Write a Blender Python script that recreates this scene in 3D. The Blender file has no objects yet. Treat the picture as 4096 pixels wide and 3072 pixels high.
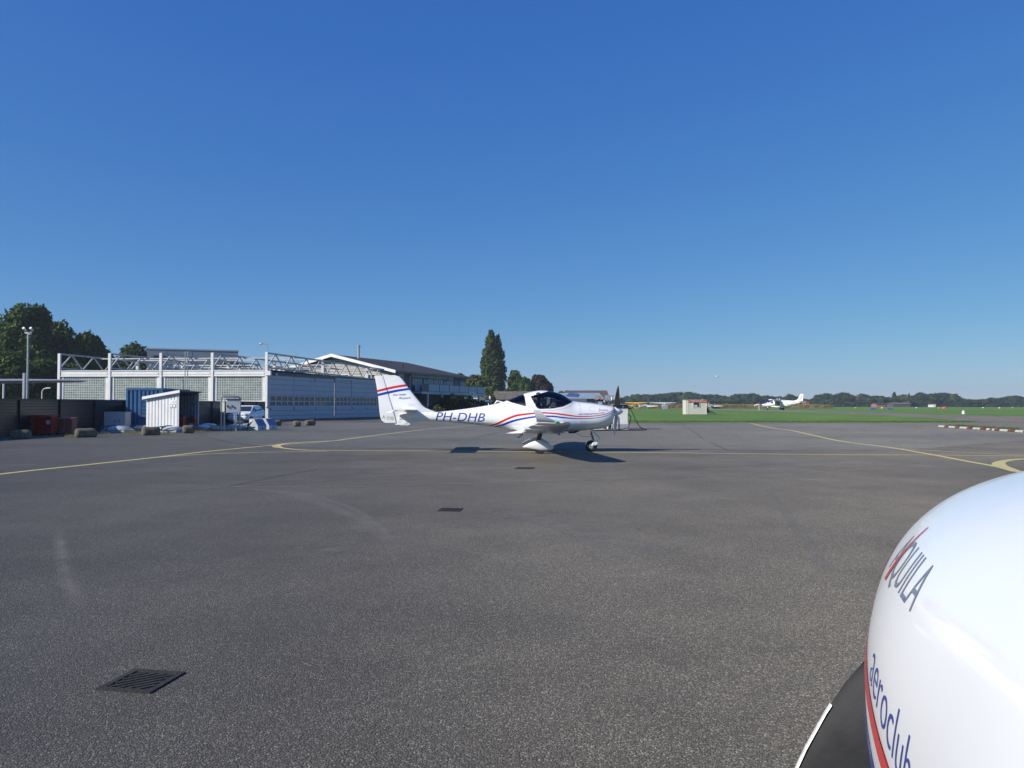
import bpy, bmesh, math, random
import numpy as np
from mathutils import Vector, Matrix, Euler
R=math.radians
random.seed(7)
S=bpy.context.scene; COL=S.collection
# ------------------------------------------------------------ camera / light
F=3100.0; H=1.38; PA=math.atan(84/F)
cam=bpy.data.cameras.new('camera'); co=bpy.data.objects.new('camera',cam); COL.objects.link(co)
cam.sensor_width=36; cam.lens=36*F/4096; cam.clip_start=.05; cam.clip_end=9000
co.location=(0,0,H); co.rotation_euler=(math.pi/2+PA,0,0); S.camera=co
SUN=Vector((-1.46,-.81,1.0)).normalized()
EL=math.asin(SUN.z); AZ=math.atan2(SUN.x,SUN.y)
w=bpy.data.worlds.new('World'); S.world=w; w.use_nodes=True
nt=w.node_tree; bg=nt.nodes['Background']; sky=nt.nodes.new('ShaderNodeTexSky')
sky.sky_type='NISHITA'; sky.sun_disc=False; sky.sun_elevation=EL; sky.sun_rotation=AZ
sky.altitude=2000; sky.air_density=1.0; sky.dust_density=0; sky.ozone_density=6.0
# deep saturated late-summer blue: per-channel response of the camera applied to the sky colour
SK=.0915
sep=nt.nodes.new('ShaderNodeSeparateColor'); cmb=nt.nodes.new('ShaderNodeCombineColor'); nt.links.new(sky.outputs[0],sep.inputs[0])
for i,(p_,a_) in enumerate(((1.05,.545),(.73,.575),(.33,.68))):
    m1=nt.nodes.new('ShaderNodeMath'); m1.operation='MULTIPLY'; m1.inputs[1].default_value=.125
    m2=nt.nodes.new('ShaderNodeMath'); m2.operation='POWER'; m2.inputs[1].default_value=p_
    m3=nt.nodes.new('ShaderNodeMath'); m3.operation='MULTIPLY'; m3.inputs[1].default_value=a_/.125
    nt.links.new(sep.outputs[i],m1.inputs[0]); nt.links.new(m1.outputs[0],m2.inputs[0]); nt.links.new(m2.outputs[0],m3.inputs[0]); nt.links.new(m3.outputs[0],cmb.inputs[i])
nt.links.new(cmb.outputs[0],bg.inputs[0]); bg.inputs[1].default_value=SK
sl=bpy.data.lights.new('sun','SUN'); sl.energy=4.4; sl.angle=R(.53); sl.color=(1,.94,.85)
so=bpy.data.objects.new('sun',sl); COL.objects.link(so); so.rotation_euler=SUN.to_track_quat('Z','Y').to_euler()
S.view_settings.view_transform='Standard'; S.view_settings.look='None'; S.view_settings.exposure=.45; S.view_settings.gamma=1
# ------------------------------------------------------------ helpers
def ray(px,py):
    x=(px-2048)/F; y=(1536-py)/F
    return Vector((x, math.cos(PA)-y*math.sin(PA), math.sin(PA)+y*math.cos(PA)))
def G(px,py,z=0.0):
    d=ray(px,py); t=(z-H)/d.z; return Vector((d.x*t,d.y*t,z))
def P(px,py,Y):
    d=ray(px,py); t=Y/d.y; return Vector((d.x*t,Y,H+d.z*t))
def XS(px,Y): return (px-2048)/F*Y
def ZS(py,Y): return P(2048,py,Y).z
def link(n):
    pass
def tag(o,label=None,cat=None,group=None,kind=None):
    if label: o['label']=label
    if cat: o['category']=cat
    if group: o['group']=group
    if kind: o['kind']=kind
    return o
def empty(name,loc,rz=0,**k):
    o=bpy.data.objects.new(name,None); COL.objects.link(o); o.location=loc; o.rotation_euler=(0,0,rz); o.empty_display_size=.2
    return tag(o,**k)
def copy_tree(o,parent=None):
    c=o.copy(); COL.objects.link(c); c.parent=parent
    for ch in list(o.children): copy_tree(ch,c)
    return c
def frame_from(d):
    d=Vector(d).normalized(); a=Vector((0,0,1)) if abs(d.z)<.95 else Vector((1,0,0))
    u=d.cross(a).normalized(); return u,d.cross(u).normalized()
class MB:
    def __init__(s): s.v=[]; s.f=[]; s.mi=[]; s.m=0
    def add(s,vs,fs):
        b=len(s.v); s.v+= [tuple(v) for v in vs]; s.f+=[tuple(b+i for i in f) for f in fs]; s.mi+=[s.m]*len(fs); return s
    def box(s,c,d,rz=0,tilt=None):
        hx,hy,hz=d[0]/2,d[1]/2,d[2]/2; M=Matrix.Rotation(rz,3,'Z')
        if tilt: M=M@tilt
        vs=[Vector(c)+M@Vector((x,y,z)) for x in(-hx,hx) for y in(-hy,hy) for z in(-hz,hz)]
        return s.add(vs,[(0,1,3,2),(4,6,7,5),(0,4,5,1),(2,3,7,6),(0,2,6,4),(1,5,7,3)])
    def bb(s,x0,x1,y0,y1,z0,z1): return s.box(((x0+x1)/2,(y0+y1)/2,(z0+z1)/2),(x1-x0,y1-y0,z1-z0))
    def cyl(s,a,b,r,r2=None,n=10,cap=True):
        a=Vector(a);b=Vector(b);r2=r if r2 is None else r2;u,v=frame_from(b-a)
        vs=[p+u*(q*math.cos(2*math.pi*i/n))+v*(q*math.sin(2*math.pi*i/n)) for p,q in((a,r),(b,r2)) for i in range(n)]
        fs=[(i,(i+1)%n,n+(i+1)%n,n+i) for i in range(n)]
        if cap: fs+=[tuple(range(n))[::-1],tuple(range(n,2*n))]
        return s.add(vs,fs)
    def bar(s,a,b,w_,h_=None):
        a=Vector(a);b=Vector(b);h_=h_ or w_;u,v=frame_from(b-a)
        vs=[p+u*x*w_/2+v*y*h_/2 for p in(a,b) for x,y in((-1,-1),(1,-1),(1,1),(-1,1))]
        return s.add(vs,[(0,1,5,4),(1,2,6,5),(2,3,7,6),(3,0,4,7),(3,2,1,0),(4,5,6,7)])
    def tube(s,pts,r,n=8):
        pts=[Vector(p) for p in pts]; rr=r if isinstance(r,(list,tuple)) else [r]*len(pts); rings=[]; u=None
        for i,p in enumerate(pts):
            d=(pts[min(i+1,len(pts)-1)]-pts[max(i-1,0)]).normalized()
            if u is None: u,v=frame_from(d)
            else:
                u=(u-d*u.dot(d)).normalized(); v=d.cross(u)
            rings.append([p+u*rr[i]*math.cos(2*math.pi*k/n)+v*rr[i]*math.sin(2*math.pi*k/n) for k in range(n)])
        return s.loft(rings,True)
    def loft(s,rings,cap=True,closed=True):
        n=len(rings[0]); vs=[q for r_ in rings for q in r_]; fs=[]
        for i in range(len(rings)-1):
            for k in range(n if closed else n-1):
                k2=(k+1)%n; fs.append((i*n+k,i*n+k2,(i+1)*n+k2,(i+1)*n+k))
        if cap: fs+=[tuple(range(n))[::-1],tuple(range((len(rings)-1)*n,len(rings)*n))]
        return s.add(vs,fs)
    def prism(s,poly,ax,d0,d1):
        # poly: 2D pts; ax 'x','y','z' = extrusion axis
        def mk(p,d): return {'x':(d,p[0],p[1]),'y':(p[0],d,p[1]),'z':(p[0],p[1],d)}[ax]
        n=len(poly); vs=[mk(p,d0) for p in poly]+[mk(p,d1) for p in poly]
        return s.add(vs,[(i,(i+1)%n,n+(i+1)%n,n+i) for i in range(n)]+[tuple(range(n))[::-1],tuple(range(n,2*n))])
    def sph(s,c,r,nu=16,nv=10,half=False):
        c=Vector(c); r=(r,r,r) if not isinstance(r,(tuple,list)) else r; rings=[]
        for j in range(nv+1):
            t=math.pi*(j/nv)*(0.5 if half else 1)
            rr=max(math.sin(t),1e-3)
            rings.append([c+Vector((r[0]*rr*math.cos(2*math.pi*i/nu),r[1]*rr*math.sin(2*math.pi*i/nu),r[2]*math.cos(t))) for i in range(nu)])
        return s.loft(rings,True)
    def quad(s,a,b,c,d): return s.add([a,b,c,d],[(0,1,2,3)])
    def build(s,name,mats,parent=None,smooth=False,bevel=0,loc=None,fix=True,**k):
        me=bpy.data.meshes.new(name); me.from_pydata(s.v,[],s.f)
        if not isinstance(mats,(list,tuple)): mats=[mats]
        for m in mats: me.materials.append(m)
        if len(mats)>1: me.polygons.foreach_set('material_index',s.mi)
        if fix or bevel:
            bm=bmesh.new(); bm.from_mesh(me)
            if fix: bmesh.ops.recalc_face_normals(bm,faces=bm.faces)
            if bevel:
                es=[e for e in bm.edges if e.is_manifold and e.calc_face_angle(0)>.6]
                bmesh.ops.bevel(bm,geom=es,offset=bevel,segments=2,affect='EDGES',clamp_overlap=True)
            bm.to_mesh(me); bm.free()
        if smooth or bevel:
            me.polygons.foreach_set('use_smooth',[True]*len(me.polygons))
            try: me.set_sharp_from_angle(angle=R(smooth if smooth not in(True,False) else 40))
            except Exception: pass
        me.update()
        o=bpy.data.objects.new(name,me); COL.objects.link(o); o.parent=parent
        if loc is not None: o.location=loc
        return tag(o,**k)
# ------------------------------------------------------------ materials
def mat(name,col,rough=.5,metal=0,var=.12,scale=3,bump=0,bscale=40,spec=.5,coat=0,detail=4,col2=None,coords='Object'):
    m=bpy.data.materials.new(name); m.use_nodes=True; t=m.node_tree; b=t.nodes['Principled BSDF']
    b.inputs['Roughness'].default_value=rough; b.inputs['Metallic'].default_value=metal
    b.inputs['Specular IOR Level'].default_value=spec; b.inputs['Coat Weight'].default_value=coat; b.inputs['Coat Roughness'].default_value=.05
    tc=t.nodes.new('ShaderNodeTexCoord'); n=t.nodes.new('ShaderNodeTexNoise'); n.inputs['Scale'].default_value=scale; n.inputs['Detail'].default_value=detail
    t.links.new(tc.outputs[coords],n.inputs['Vector'])
    r=t.nodes.new('ShaderNodeValToRGB'); r.color_ramp.elements[0].position=.3; r.color_ramp.elements[1].position=.7
    c2=col2 or [min(1,c*(1+var)) for c in col]; c1=[c*(1-var) for c in col] if not col2 else col
    r.color_ramp.elements[0].color=(*c1,1); r.color_ramp.elements[1].color=(*c2,1)
    t.links.new(n.outputs[0],r.inputs[0]); t.links.new(r.outputs[0],b.inputs['Base Color'])
    if bump:
        n2=t.nodes.new('ShaderNodeTexNoise'); n2.inputs['Scale'].default_value=bscale; n2.inputs['Detail'].default_value=3
        t.links.new(tc.outputs[coords],n2.inputs['Vector']); bp=t.nodes.new('ShaderNodeBump'); bp.inputs['Strength'].default_value=bump; bp.inputs['Distance'].default_value=.02
        t.links.new(n2.outputs[0],bp.inputs['Height']); t.links.new(bp.outputs[0],b.inputs['Normal'])
    return m
def N(t,k,**a):
    n=t.nodes.new(k)
    for x,y in a.items():
        if x.startswith('_'): setattr(n,x[1:],y)
        else: n.inputs[x.replace('~',' ')].default_value=y
    return n
def mathn(t,op,a,b=None,c=None):
    n=t.nodes.new('ShaderNodeMath'); n.operation=op
    for i,x in enumerate((a,b,c)):
        if x is None: continue
        if isinstance(x,(int,float)): n.inputs[i].default_value=x
        else: t.links.new(x,n.inputs[i])
    return n.outputs[0]
def mixc(t,f,a,b,mode='MIX'):
    n=t.nodes.new('ShaderNodeMix'); n.data_type='RGBA'; n.blend_type=mode
    for s_,x in ((0,f),(6,a),(7,b)):
        if isinstance(x,(int,float)): n.inputs[s_].default_value=x
        elif isinstance(x,(tuple,list)): n.inputs[s_].default_value=(*x,1)
        else: t.links.new(x,n.inputs[s_])
    return n.outputs[2]
def ramp(t,x,stops):
    r=t.nodes.new('ShaderNodeValToRGB'); e=r.color_ramp.elements
    while len(e)<len(stops): e.new(.5)
    for i,(p,c) in enumerate(stops):
        e[i].position=p; e[i].color=(*c,1) if isinstance(c,(tuple,list)) else (c,c,c,1)
    t.links.new(x,r.inputs[0]); return r.outputs[0]
def asphalt(name,base,tint,streak=False):
    m=bpy.data.materials.new(name); m.use_nodes=True; t=m.node_tree; b=t.nodes['Principled BSDF']; L=t.links.new
    tc=N(t,'ShaderNodeTexCoord'); V=tc.outputs['Object']
    def noise(sc,det=3,rough=.55,vec=V):
        n=N(t,'ShaderNodeTexNoise',Scale=sc,Detail=det,Roughness=rough); L(vec,n.inputs['Vector']); return n.outputs[0]
    big=ramp(t,noise(.11,6,.6),[(.3,.74),(.5,1.0),(.7,1.16)]); mid=ramp(t,noise(1.1,5,.65),[(.3,.86),(.7,1.13)])
    mp=N(t,'ShaderNodeMapping'); mp.inputs['Scale'].default_value=(.12,2.2,1); L(V,mp.inputs[0])
    st=ramp(t,noise(1.0,5,.65,mp.outputs[0]),[(.32,.84),(.68,1.16)])
    vo=N(t,'ShaderNodeTexVoronoi',Scale=130); L(V,vo.inputs['Vector'])
    sepc=N(t,'ShaderNodeSeparateColor'); L(vo.outputs['Color'],sepc.inputs[0])
    stone=ramp(t,sepc.outputs[0],[(0,.55),(.5,.87),(.8,1.16),(.94,1.65),(1,2.7)])
    gap=ramp(t,vo.outputs['Distance'],[(.25,1.08),(.8,.5)])
    sp=ramp(t,noise(260,2),[(.3,.72),(.7,1.28)])
    x=mathn(t,'MULTIPLY',big,mid); x=mathn(t,'MULTIPLY',x,stone); x=mathn(t,'MULTIPLY',x,gap); x=mathn(t,'MULTIPLY',x,sp)
    if streak: x=mathn(t,'MULTIPLY',x,st)
    hue=ramp(t,noise(.22,4),[(.35,base),(.65,tint)])
    c=mixc(t,1.0,hue,x,'MULTIPLY'); L(c,b.inputs['Base Color'])
    b.inputs['Roughness'].default_value=.75; b.inputs['Specular IOR Level'].default_value=.5; b.inputs['Diffuse Roughness'].default_value=1.0
    bp=N(t,'ShaderNodeBump'); bp.inputs['Strength'].default_value=.8; bp.inputs['Distance'].default_value=.006
    h=mathn(t,'SUBTRACT',1.0,vo.outputs['Distance']); L(h,bp.inputs['Height']); L(bp.outputs[0],b.inputs['Normal'])
    return m
M_ASPH=asphalt('old_asphalt',(.123,.111,.087),(.149,.133,.103))
M_NEW=asphalt('newer_asphalt',(.186,.177,.146),(.126,.121,.104),True)
M_TAXI=asphalt('taxi_asphalt',(.16,.155,.145),(.19,.18,.165),True)
def grassmat():
    m=bpy.data.materials.new('mown_grass'); m.use_nodes=True; t=m.node_tree; b=t.nodes['Principled BSDF']; L=t.links.new
    V=N(t,'ShaderNodeTexCoord').outputs['Object']
    def noise(sc,det=4,mp=None):
        v=V
        if mp: q=N(t,'ShaderNodeMapping'); q.inputs['Scale'].default_value=mp; L(V,q.inputs[0]); v=q.outputs[0]
        n=N(t,'ShaderNodeTexNoise',Scale=sc,Detail=det,Roughness=.65); L(v,n.inputs['Vector']); return n.outputs[0]
    a=ramp(t,noise(.5,6,(.35,1,1)),[(.33,(.085,.150,.034)),(.5,(.125,.215,.050)),(.68,(.175,.275,.068))])
    k=ramp(t,noise(.035,4),[(.35,(.80,.92,.75)),(.65,(1.2,1.1,1.2))])
    f=ramp(t,noise(9,4),[(.3,.55),(.7,1.35)])
    c=mixc(t,1.,mixc(t,1.,a,k,'MULTIPLY'),f,'MULTIPLY'); L(c,b.inputs['Base Color'])
    b.inputs['Roughness'].default_value=.9; b.inputs['Specular IOR Level'].default_value=.15
    bp=N(t,'ShaderNodeBump'); bp.inputs['Strength'].default_value=1; bp.inputs['Distance'].default_value=.12; L(noise(3,6),bp.inputs['Height']); L(bp.outputs[0],b.inputs['Normal'])
    return m
M_GRASS=grassmat()
M_WHITE=mat('white_gelcoat',(.80,.81,.81),.22,var=.02,scale=2,coat=.5)
M_RED=mat('red_stripe',(.62,.02,.02),.25,var=.05,coat=.4); M_BLUE=mat('blue_stripe',(.012,.045,.42),.25,var=.05,coat=.4)
M_NAVY=mat('navy_letter',(.03,.05,.28),.3,var=.05); M_GREYL=mat('grey_letter',(.16,.19,.24),.3,var=.05); M_HALO=mat('white_decal',(.84,.85,.86),.3,var=.02)
M_BLACK=mat('black_rubber',(.018,.018,.02),.75,var=.3,bump=.2,bscale=60); M_BLACKM=mat('black_metal',(.02,.02,.022),.4,var=.3)
M_STEEL=mat('galvanised_steel',(.42,.44,.45),.42,.55,var=.15,scale=8,bump=.05); M_GREYM=mat('grey_paint_metal',(.30,.32,.34),.45,.1,var=.15,scale=4)
M_DARKG=mat('dark_grey_paint',(.07,.08,.09),.45,var=.2,scale=4); M_SEAM=mat('panel_gap',(.12,.13,.14),.6,var=.1)
M_BLADE=mat('propeller_blade',(.010,.011,.014),.6,spec=.25,var=.5,scale=9,bump=.05,bscale=30); M_BLADEF=mat('blade_front_face',(.42,.45,.48),.4,var=.15,scale=6); M_LEAD=mat('blade_edge_metal',(.62,.60,.56),.4,.2,var=.25,scale=60)
M_YLINE=mat('yellow_marking_paint',(.55,.47,.19),.75,var=.28,scale=14,bump=.15,bscale=90,detail=8)
M_YTHIN=mat('faded_yellow_marking',(.50,.45,.22),.8,var=.35,scale=9,detail=8); M_WTHIN=mat('faded_pale_marking',(.34,.33,.25),.8,var=.3,scale=9,detail=8)
M_CONC=mat('weathered_concrete',(.115,.10,.075),.9,var=.45,scale=5,bump=.5,bscale=18,detail=8)
M_CONCL=mat('pale_concrete',(.42,.42,.39),.85,var=.18,scale=4,bump=.2,bscale=30)
M_GLASSW=mat('window_glass',(.02,.028,.035),.08,var=.2,spec=.5)
def glassmat(name,tint,ior=1.45):
    m=bpy.data.materials.new(name); m.use_nodes=True; t=m.node_tree; t.nodes.clear(); L=t.links.new
    o=N(t,'ShaderNodeOutputMaterial'); mx=N(t,'ShaderNodeMixShader'); tr=N(t,'ShaderNodeBsdfTransparent'); gl=N(t,'ShaderNodeBsdfGlossy')
    fr=N(t,'ShaderNodeFresnel'); fr.inputs[0].default_value=ior; tr.inputs[0].default_value=(*tint,1); gl.inputs['Roughness'].default_value=.02
    L(fr.outputs[0],mx.inputs[0]); L(tr.outputs[0],mx.inputs[1]); L(gl.outputs[0],mx.inputs[2]); L(mx.outputs[0],o.inputs[0]); return m
M_CANOPY=glassmat('tinted_canopy',(.66,.66,.70),1.55); M_CLEAR=glassmat('clear_glass',(.75,.8,.8))
M_SKIN=mat('skin',(.35,.19,.13),.55,var=.08); M_HAIR=mat('dark_hair',(.03,.022,.018),.7,var=.2)
M_CLOTH=mat('navy_cloth',(.035,.045,.07),.85,var=.2,scale=30); M_CLOTHR=mat('red_cloth',(.60,.05,.06),.8,var=.15,scale=20); M_TAN=mat('tan_leather',(.50,.40,.28),.7,var=.1)
# ------------------------------------------------------------ setting
def sheet(name,poly,z,m,kind='structure',**k):
    b=MB(); b.add([(p[0],p[1],z) for p in poly],[tuple(range(len(poly)))])
    o=b.build(name,m,fix=False,kind=kind,**k)
    me=o.data; bm=bmesh.new(); bm.from_mesh(me); bmesh.ops.triangulate(bm,faces=bm.faces)
    for f in bm.faces:
        if f.normal.z<0: f.normal_flip()
    bm.to_mesh(me); bm.free(); return o
sheet('ground',[(-1500,-200),(1500,-200),(1500,1700),(-1500,1700)],0,M_GRASS)
sheet('tarmac_apron',[(-70,-25),(90,-25),(120,40),(150,80),(150,97),(64,97),(59.5,108),(66,140),(69,171),(69.5,251),(70,460),(60,460),(58.8,214),(56.8,153),(52,118),(47.6,95),(42.5,76),(38.8,64.5),(36,61.6),(20,61.2),(9.5,61),(9.5,110),(-4,112),(-30,112),(-70,100)],.004,M_ASPH)
def g(px,py): v=G(px,py); return (v.x,v.y)
edge=[(800,1742),(880,1762),(960,1776),(1060,1785),(1200,1790),(1500,1793),(2500,1795),(3000,1800),(3300,1804),(3500,1803),(3640,1797),(3760,1789),(3900,1777),(4096,1763),(4500,1750)]
far=[(4500,1732),(4096,1722),(3900,1708),(3700,1700),(3300,1696.5),(2900,1694.5),(2600,1693.5),(2200,1693),(1700,1690),(1250,1693),(1100,1712),(960,1726)]
sheet('newer_tarmac_patch',[g(*p) for p in edge+far],.0055,M_NEW)
sheet('taxiway',[(58.9,150),(60.2,214),(61.4,455),(68.6,455),(68.1,251),(67.6,172)],.0055,M_TAXI)
def ribbon(name,pts,wd,z,m,**k):
    pts=[Vector(p) for p in pts]
    # catmull smoothing
    out=[]
    for i in range(len(pts)-1):
        p0=pts[max(i-1,0)];p1=pts[i];p2=pts[i+1];p3=pts[min(i+2,len(pts)-1)]
        nseg=6 if len(pts)>2 else 1
        for j in range(nseg):
            t=j/nseg; out.append(.5*((2*p1)+(p2-p0)*t+(2*p0-5*p1+4*p2-p3)*t*t+(3*p1-p0-3*p2+p3)*t**3))
    out.append(pts[-1]); b=MB(); L_=[];R_=[]
    for i,p in enumerate(out):
        d=(out[min(i+1,len(out)-1)]-out[max(i-1,0)]); n=Vector((-d.y,d.x,0)).normalized()
        ww=wd if not callable(wd) else wd(i/(len(out)-1))
        L_.append((p.x+n.x*ww/2,p.y+n.y*ww/2,z)); R_.append((p.x-n.x*ww/2,p.y-n.y*ww/2,z))
    n=len(out); b.add(L_+R_,[(i,i+1,n+i+1,n+i) for i in range(n-1)])
    o=b.build(name,m,fix=False,kind='structure',**k)
    for f in o.data.polygons: pass
    return o
RC=[0]
def rib(name,px,wd,z,m):
    RC[0]+=1
    if name=='worn_track':
        pts=[G(*p) for p in px]; out=[]
        for i in range(len(pts)-1):
            p0=pts[max(i-1,0)];p1=pts[i];p2=pts[i+1];p3=pts[min(i+2,len(pts)-1)]
            for j in range(8):
                t=j/8; out.append(.5*((2*p1)+(p2-p0)*t+(2*p0-5*p1+4*p2-p3)*t*t+(3*p1-p0-3*p2+p3)*t**3))
        out.append(pts[-1]); zz=.0066+RC[0]*.00015; vs=[]; fd=[]; n=len(out); wd*=1.7
        for i,p in enumerate(out):
            d=out[min(i+1,n-1)]-out[max(i-1,0)]; nn=Vector((-d.y,d.x,0)).normalized(); e=min(1,min(i,n-1-i)/(n*.22))
            for k,f in ((-.5,0),(-.25,.6),(0,1),(.25,.6),(.5,0)): vs.append((p.x+nn.x*wd*k,p.y+nn.y*wd*k,zz)); fd.append(f*e)
        b=MB(); b.add(vs,[(i*5+k,i*5+k+1,i*5+k+6,i*5+k+5) for i in range(n-1) for k in range(4)]); o=b.build(name,m,fix=False,kind='structure')
        at_=o.data.attributes.new('fade','FLOAT','POINT'); at_.data.foreach_set('value',fd); return o
    return ribbon(name,[G(*p) for p in px],wd,.0066+RC[0]*.00015,m)
rib('yellow_taxi_line',[(-700,1985),(0,1897.5),(346,1860),(653,1827),(853,1804),(1114,1780),(1322,1765),(1400,1755),(1565,1734),(1695,1718.7)],.15,.014,M_YLINE)
rib('yellow_taxi_line',[(1697,1718.5),(1814,1708),(1904,1700)],.13,.014,M_YTHIN)
rib('yellow_loop_line',[(1330,1764),(1210,1769),(1140,1775),(1108,1782),(1112,1789),(1145,1794.5),(1199,1799.5),(1306,1803),(1700,1804.6),(1950,1806),(2650,1811.7),(3300,1819),(3727,1821),(4096,1825),(4700,1833)],lambda t:.15 if t>.3 else .15+.16*math.exp(-((t-.27)/.08)**2),.017,M_YLINE)
rib('yellow_curve_line',[(640,1829),(853,1816),(1076,1809.5),(1306,1806)],.11,.020,M_YTHIN)
rib('yellow_lead_line',[(2974,1691.8),(3006,1694),(3042,1703),(3100,1714),(3169,1723),(3241,1739),(3362,1765),(3484,1780.7),(3585,1794.5),(3727,1819),(3848,1842),(3990,1868),(4046,1882),(4120,1898)],.16,.020,M_YLINE)
rib('yellow_branch_line',[(3585,1795),(3727,1803),(3929,1814),(4096,1821),(4500,1838)],.11,.014,M_YTHIN)
rib('yellow_hook_line',[(4070,1888),(4018,1871),(3997,1861),(3998,1851),(4022,1844),(4060,1839),(4120,1836),(4300,1833)],lambda t:.20+.10*math.exp(-((t-.25)/.2)**2),.023,M_YLINE)
for a,b_ in (((3032,1717),(3105,1715.5)),((3155,1742),(3352,1741.5)),((1508,1735.2),(1668,1734.6)),((1731,1711.8),(1863,1711.6))):
    rib('parking_mark',[a,b_],.13,.026,M_WTHIN)
# faint tyre polish arcs and cracks in the tarmac
def fadem(name,col,alpha,sc):
    m=mat(name,col,.85,var=.15,scale=5); t=m.node_tree; b=t.nodes['Principled BSDF']; tc=N(t,'ShaderNodeTexCoord')
    n=N(t,'ShaderNodeTexNoise',Scale=sc,Detail=6,Roughness=.7); t.links.new(tc.outputs['Object'],n.inputs['Vector'])
    r=ramp(t,n.outputs[0],[(.25,.15*alpha),(.75,alpha)]); fa=N(t,'ShaderNodeAttribute'); fa.attribute_name='fade'; t.links.new(mathn(t,'MULTIPLY',r,fa.outputs['Fac']),b.inputs['Alpha']); return m
M_WORN=fadem('worn_pale_tarmac',(.235,.22,.19),.6,3); M_WORN2=fadem('worn_pale_track',(.30,.30,.30),.6,3); M_CRACK=mat('tarmac_seam',(.03,.03,.03),.9,var=.3)
rib('worn_track',[(-200,2010),(500,1975),(1100,1937),(1700,1896),(2200,1889),(2800,1870),(3300,1848),(3800,1826)],.10,.0075,M_WORN)
rib('worn_track',[(-200,1925),(700,1945),(1300,1950),(1800,1938),(2400,1920),(3100,1893),(3900,1840)],.12,.0085,M_WORN)
rib('worn_track',[(900,1955),(1150,1975),(1400,2060),(1560,2150),(1640,2240)],.22,.0075,M_WORN)
rib('worn_track',[(1960,2020),(2300,2120),(2700,2230)],.3,.0078,M_WORN)
rib('worn_track',[(1040,1945),(1250,1985),(1420,2040),(1540,2130),(1600,2230)],.10,.0075,M_WORN)
rib('worn_track',[(1980,2060),(2200,2105),(2380,2180),(2520,2260)],.12,.0078,M_WORN)
rib('worn_track',[(3080,1960),(3160,2080),(3260,2220),(3330,2330)],.10,.0078,M_WORN)
rib('worn_track',[(240,2120),(260,2280),(330,2450)],.10,.0078,M_WORN)
rib('worn_track',[(1290,2200),(1380,2210)],.25,.0078,M_WORN)
rib('worn_track',[(3686,1727),(3760,1733),(3820,1748),(3858,1770)],.75,.0125,M_WORN2)
rib('worn_track',[(3860,1727),(3960,1740),(4050,1752),(4200,1762)],.6,.0125,M_WORN2)
rib('worn_track',[(2930,1737),(2990,1765),(3090,1775),(3140,1768)],.15,.0125,M_WORN2)
rib('worn_track',[(3340,1716),(3450,1716),(3640,1722),(3800,1722)],.2,.0125,M_WORN2)
rib('tarmac_seam',[(2725,1693),(2738,1705),(2765,1720),(2812,1757)],.04,.0125,M_CRACK)
rib('tarmac_seam',[(2838,1768),(2905,1800)],.035,.0125,M_CRACK)
rib('tarmac_seam',[(905,1950),(1050,1918),(1270,1878)],.022,.0075,M_CRACK)
rib('tarmac_seam',[(800,1742),(960,1776),(1200,1790),(1500,1793),(2500,1795),(3300,1804),(3500,1803)],.05,.0125,M_CRACK)
rib('tarmac_seam',[(1890,1756),(1935,1744),(2010,1726)],.03,.0125,M_CRACK)
# ------------------------------------------------------------ the low-wing trainer aircraft (stations s run back from the spinner tip)
def pchip(xs,ys):
    xs=np.array(xs,float); ys=np.array(ys,float); h=np.diff(xs); d=np.diff(ys)/h; m=np.zeros(len(xs)); m[0]=d[0]; m[-1]=d[-1]
    for i in range(1,len(xs)-1):
        if d[i-1]*d[i]>0:
            w1=2*h[i]+h[i-1]; w2=h[i]+2*h[i-1]; m[i]=(w1+w2)/(w1/d[i-1]+w2/d[i])
    def f(x):
        x=min(max(x,xs[0]),xs[-1]); i=int(min(max(np.searchsorted(xs,x)-1,0),len(xs)-2)); t=(x-xs[i])/h[i]
        return float((1+2*t)*(1-t)**2*ys[i]+t*(1-t)**2*h[i]*m[i]+t*t*(3-2*t)*ys[i+1]+t*t*(t-1)*h[i]*m[i+1])
    return f
TOP=pchip([.27,.30,.46,.64,.90,1.30,1.45,1.54,1.70,1.98,2.21,2.46,2.67,2.99,3.44,3.63,4.11,4.65,5.14,5.5,6.6],
          [1.32,1.33,1.362,1.39,1.43,1.47,1.487,1.51,1.647,1.754,1.80,1.813,1.78,1.69,1.506,1.447,1.353,1.27,1.21,1.173,1.15])
BOT=pchip([.27,.30,.33,.37,.50,.77,1.04,1.3,1.7,2.24,2.5,2.78,3.31,3.5,4.03,4.65,5.14,5.63,6.6],
          [1.04,.92,.84,.79,.724,.671,.644,.618,.596,.55,.54,.544,.632,.68,.766,.83,.875,.907,.94])
HW0=pchip([.27,.285,.31,.35,.45,.6,.9,1.3,1.8,2.3,2.8,3.3,3.8,4.4,5.1,5.8,6.6],[.15,.22,.27,.31,.36,.41,.465,.52,.575,.6,.57,.46,.34,.235,.155,.10,.04])
ZC0=pchip([.27,.6,1.3,2.3,3,4,5,6.6],[1.17,1.07,1.02,.97,.95,1.0,1.03,1.045])
def sst(t): t=min(max(t,0),1); return t*t*(3-2*t)
def HW(s): return HW0(s)*(.897+.103*sst((s-1.2)/.8)+.154*min(max(1-s,0),1))*(1+.04*(1-sst((s-1.2)/.8)))
def ZC(s): return ZC0(s)-.046*(1-sst((s-1.2)/1.0))
def NT(s): return 2.205+.05*sst((s-1.5)/1)
NB=2.2
def _smooth(f,lo=.27):
    tb={}
    def g_(s):
        k=round(s,4)
        if k not in tb:
            r_=min(.16,max(0,(s-lo)*.7)); tb[k]=sum(f(s+r_*d)*w_ for d,w_ in zip((-1,-.75,-.5,-.25,0,.25,.5,.75,1),(1,2,3,4,4,4,3,2,1)))/24
        return tb[k]
    return g_
TOP=_smooth(TOP); BOT=_smooth(BOT); HW=_smooth(HW); ZC=_smooth(ZC)
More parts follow.
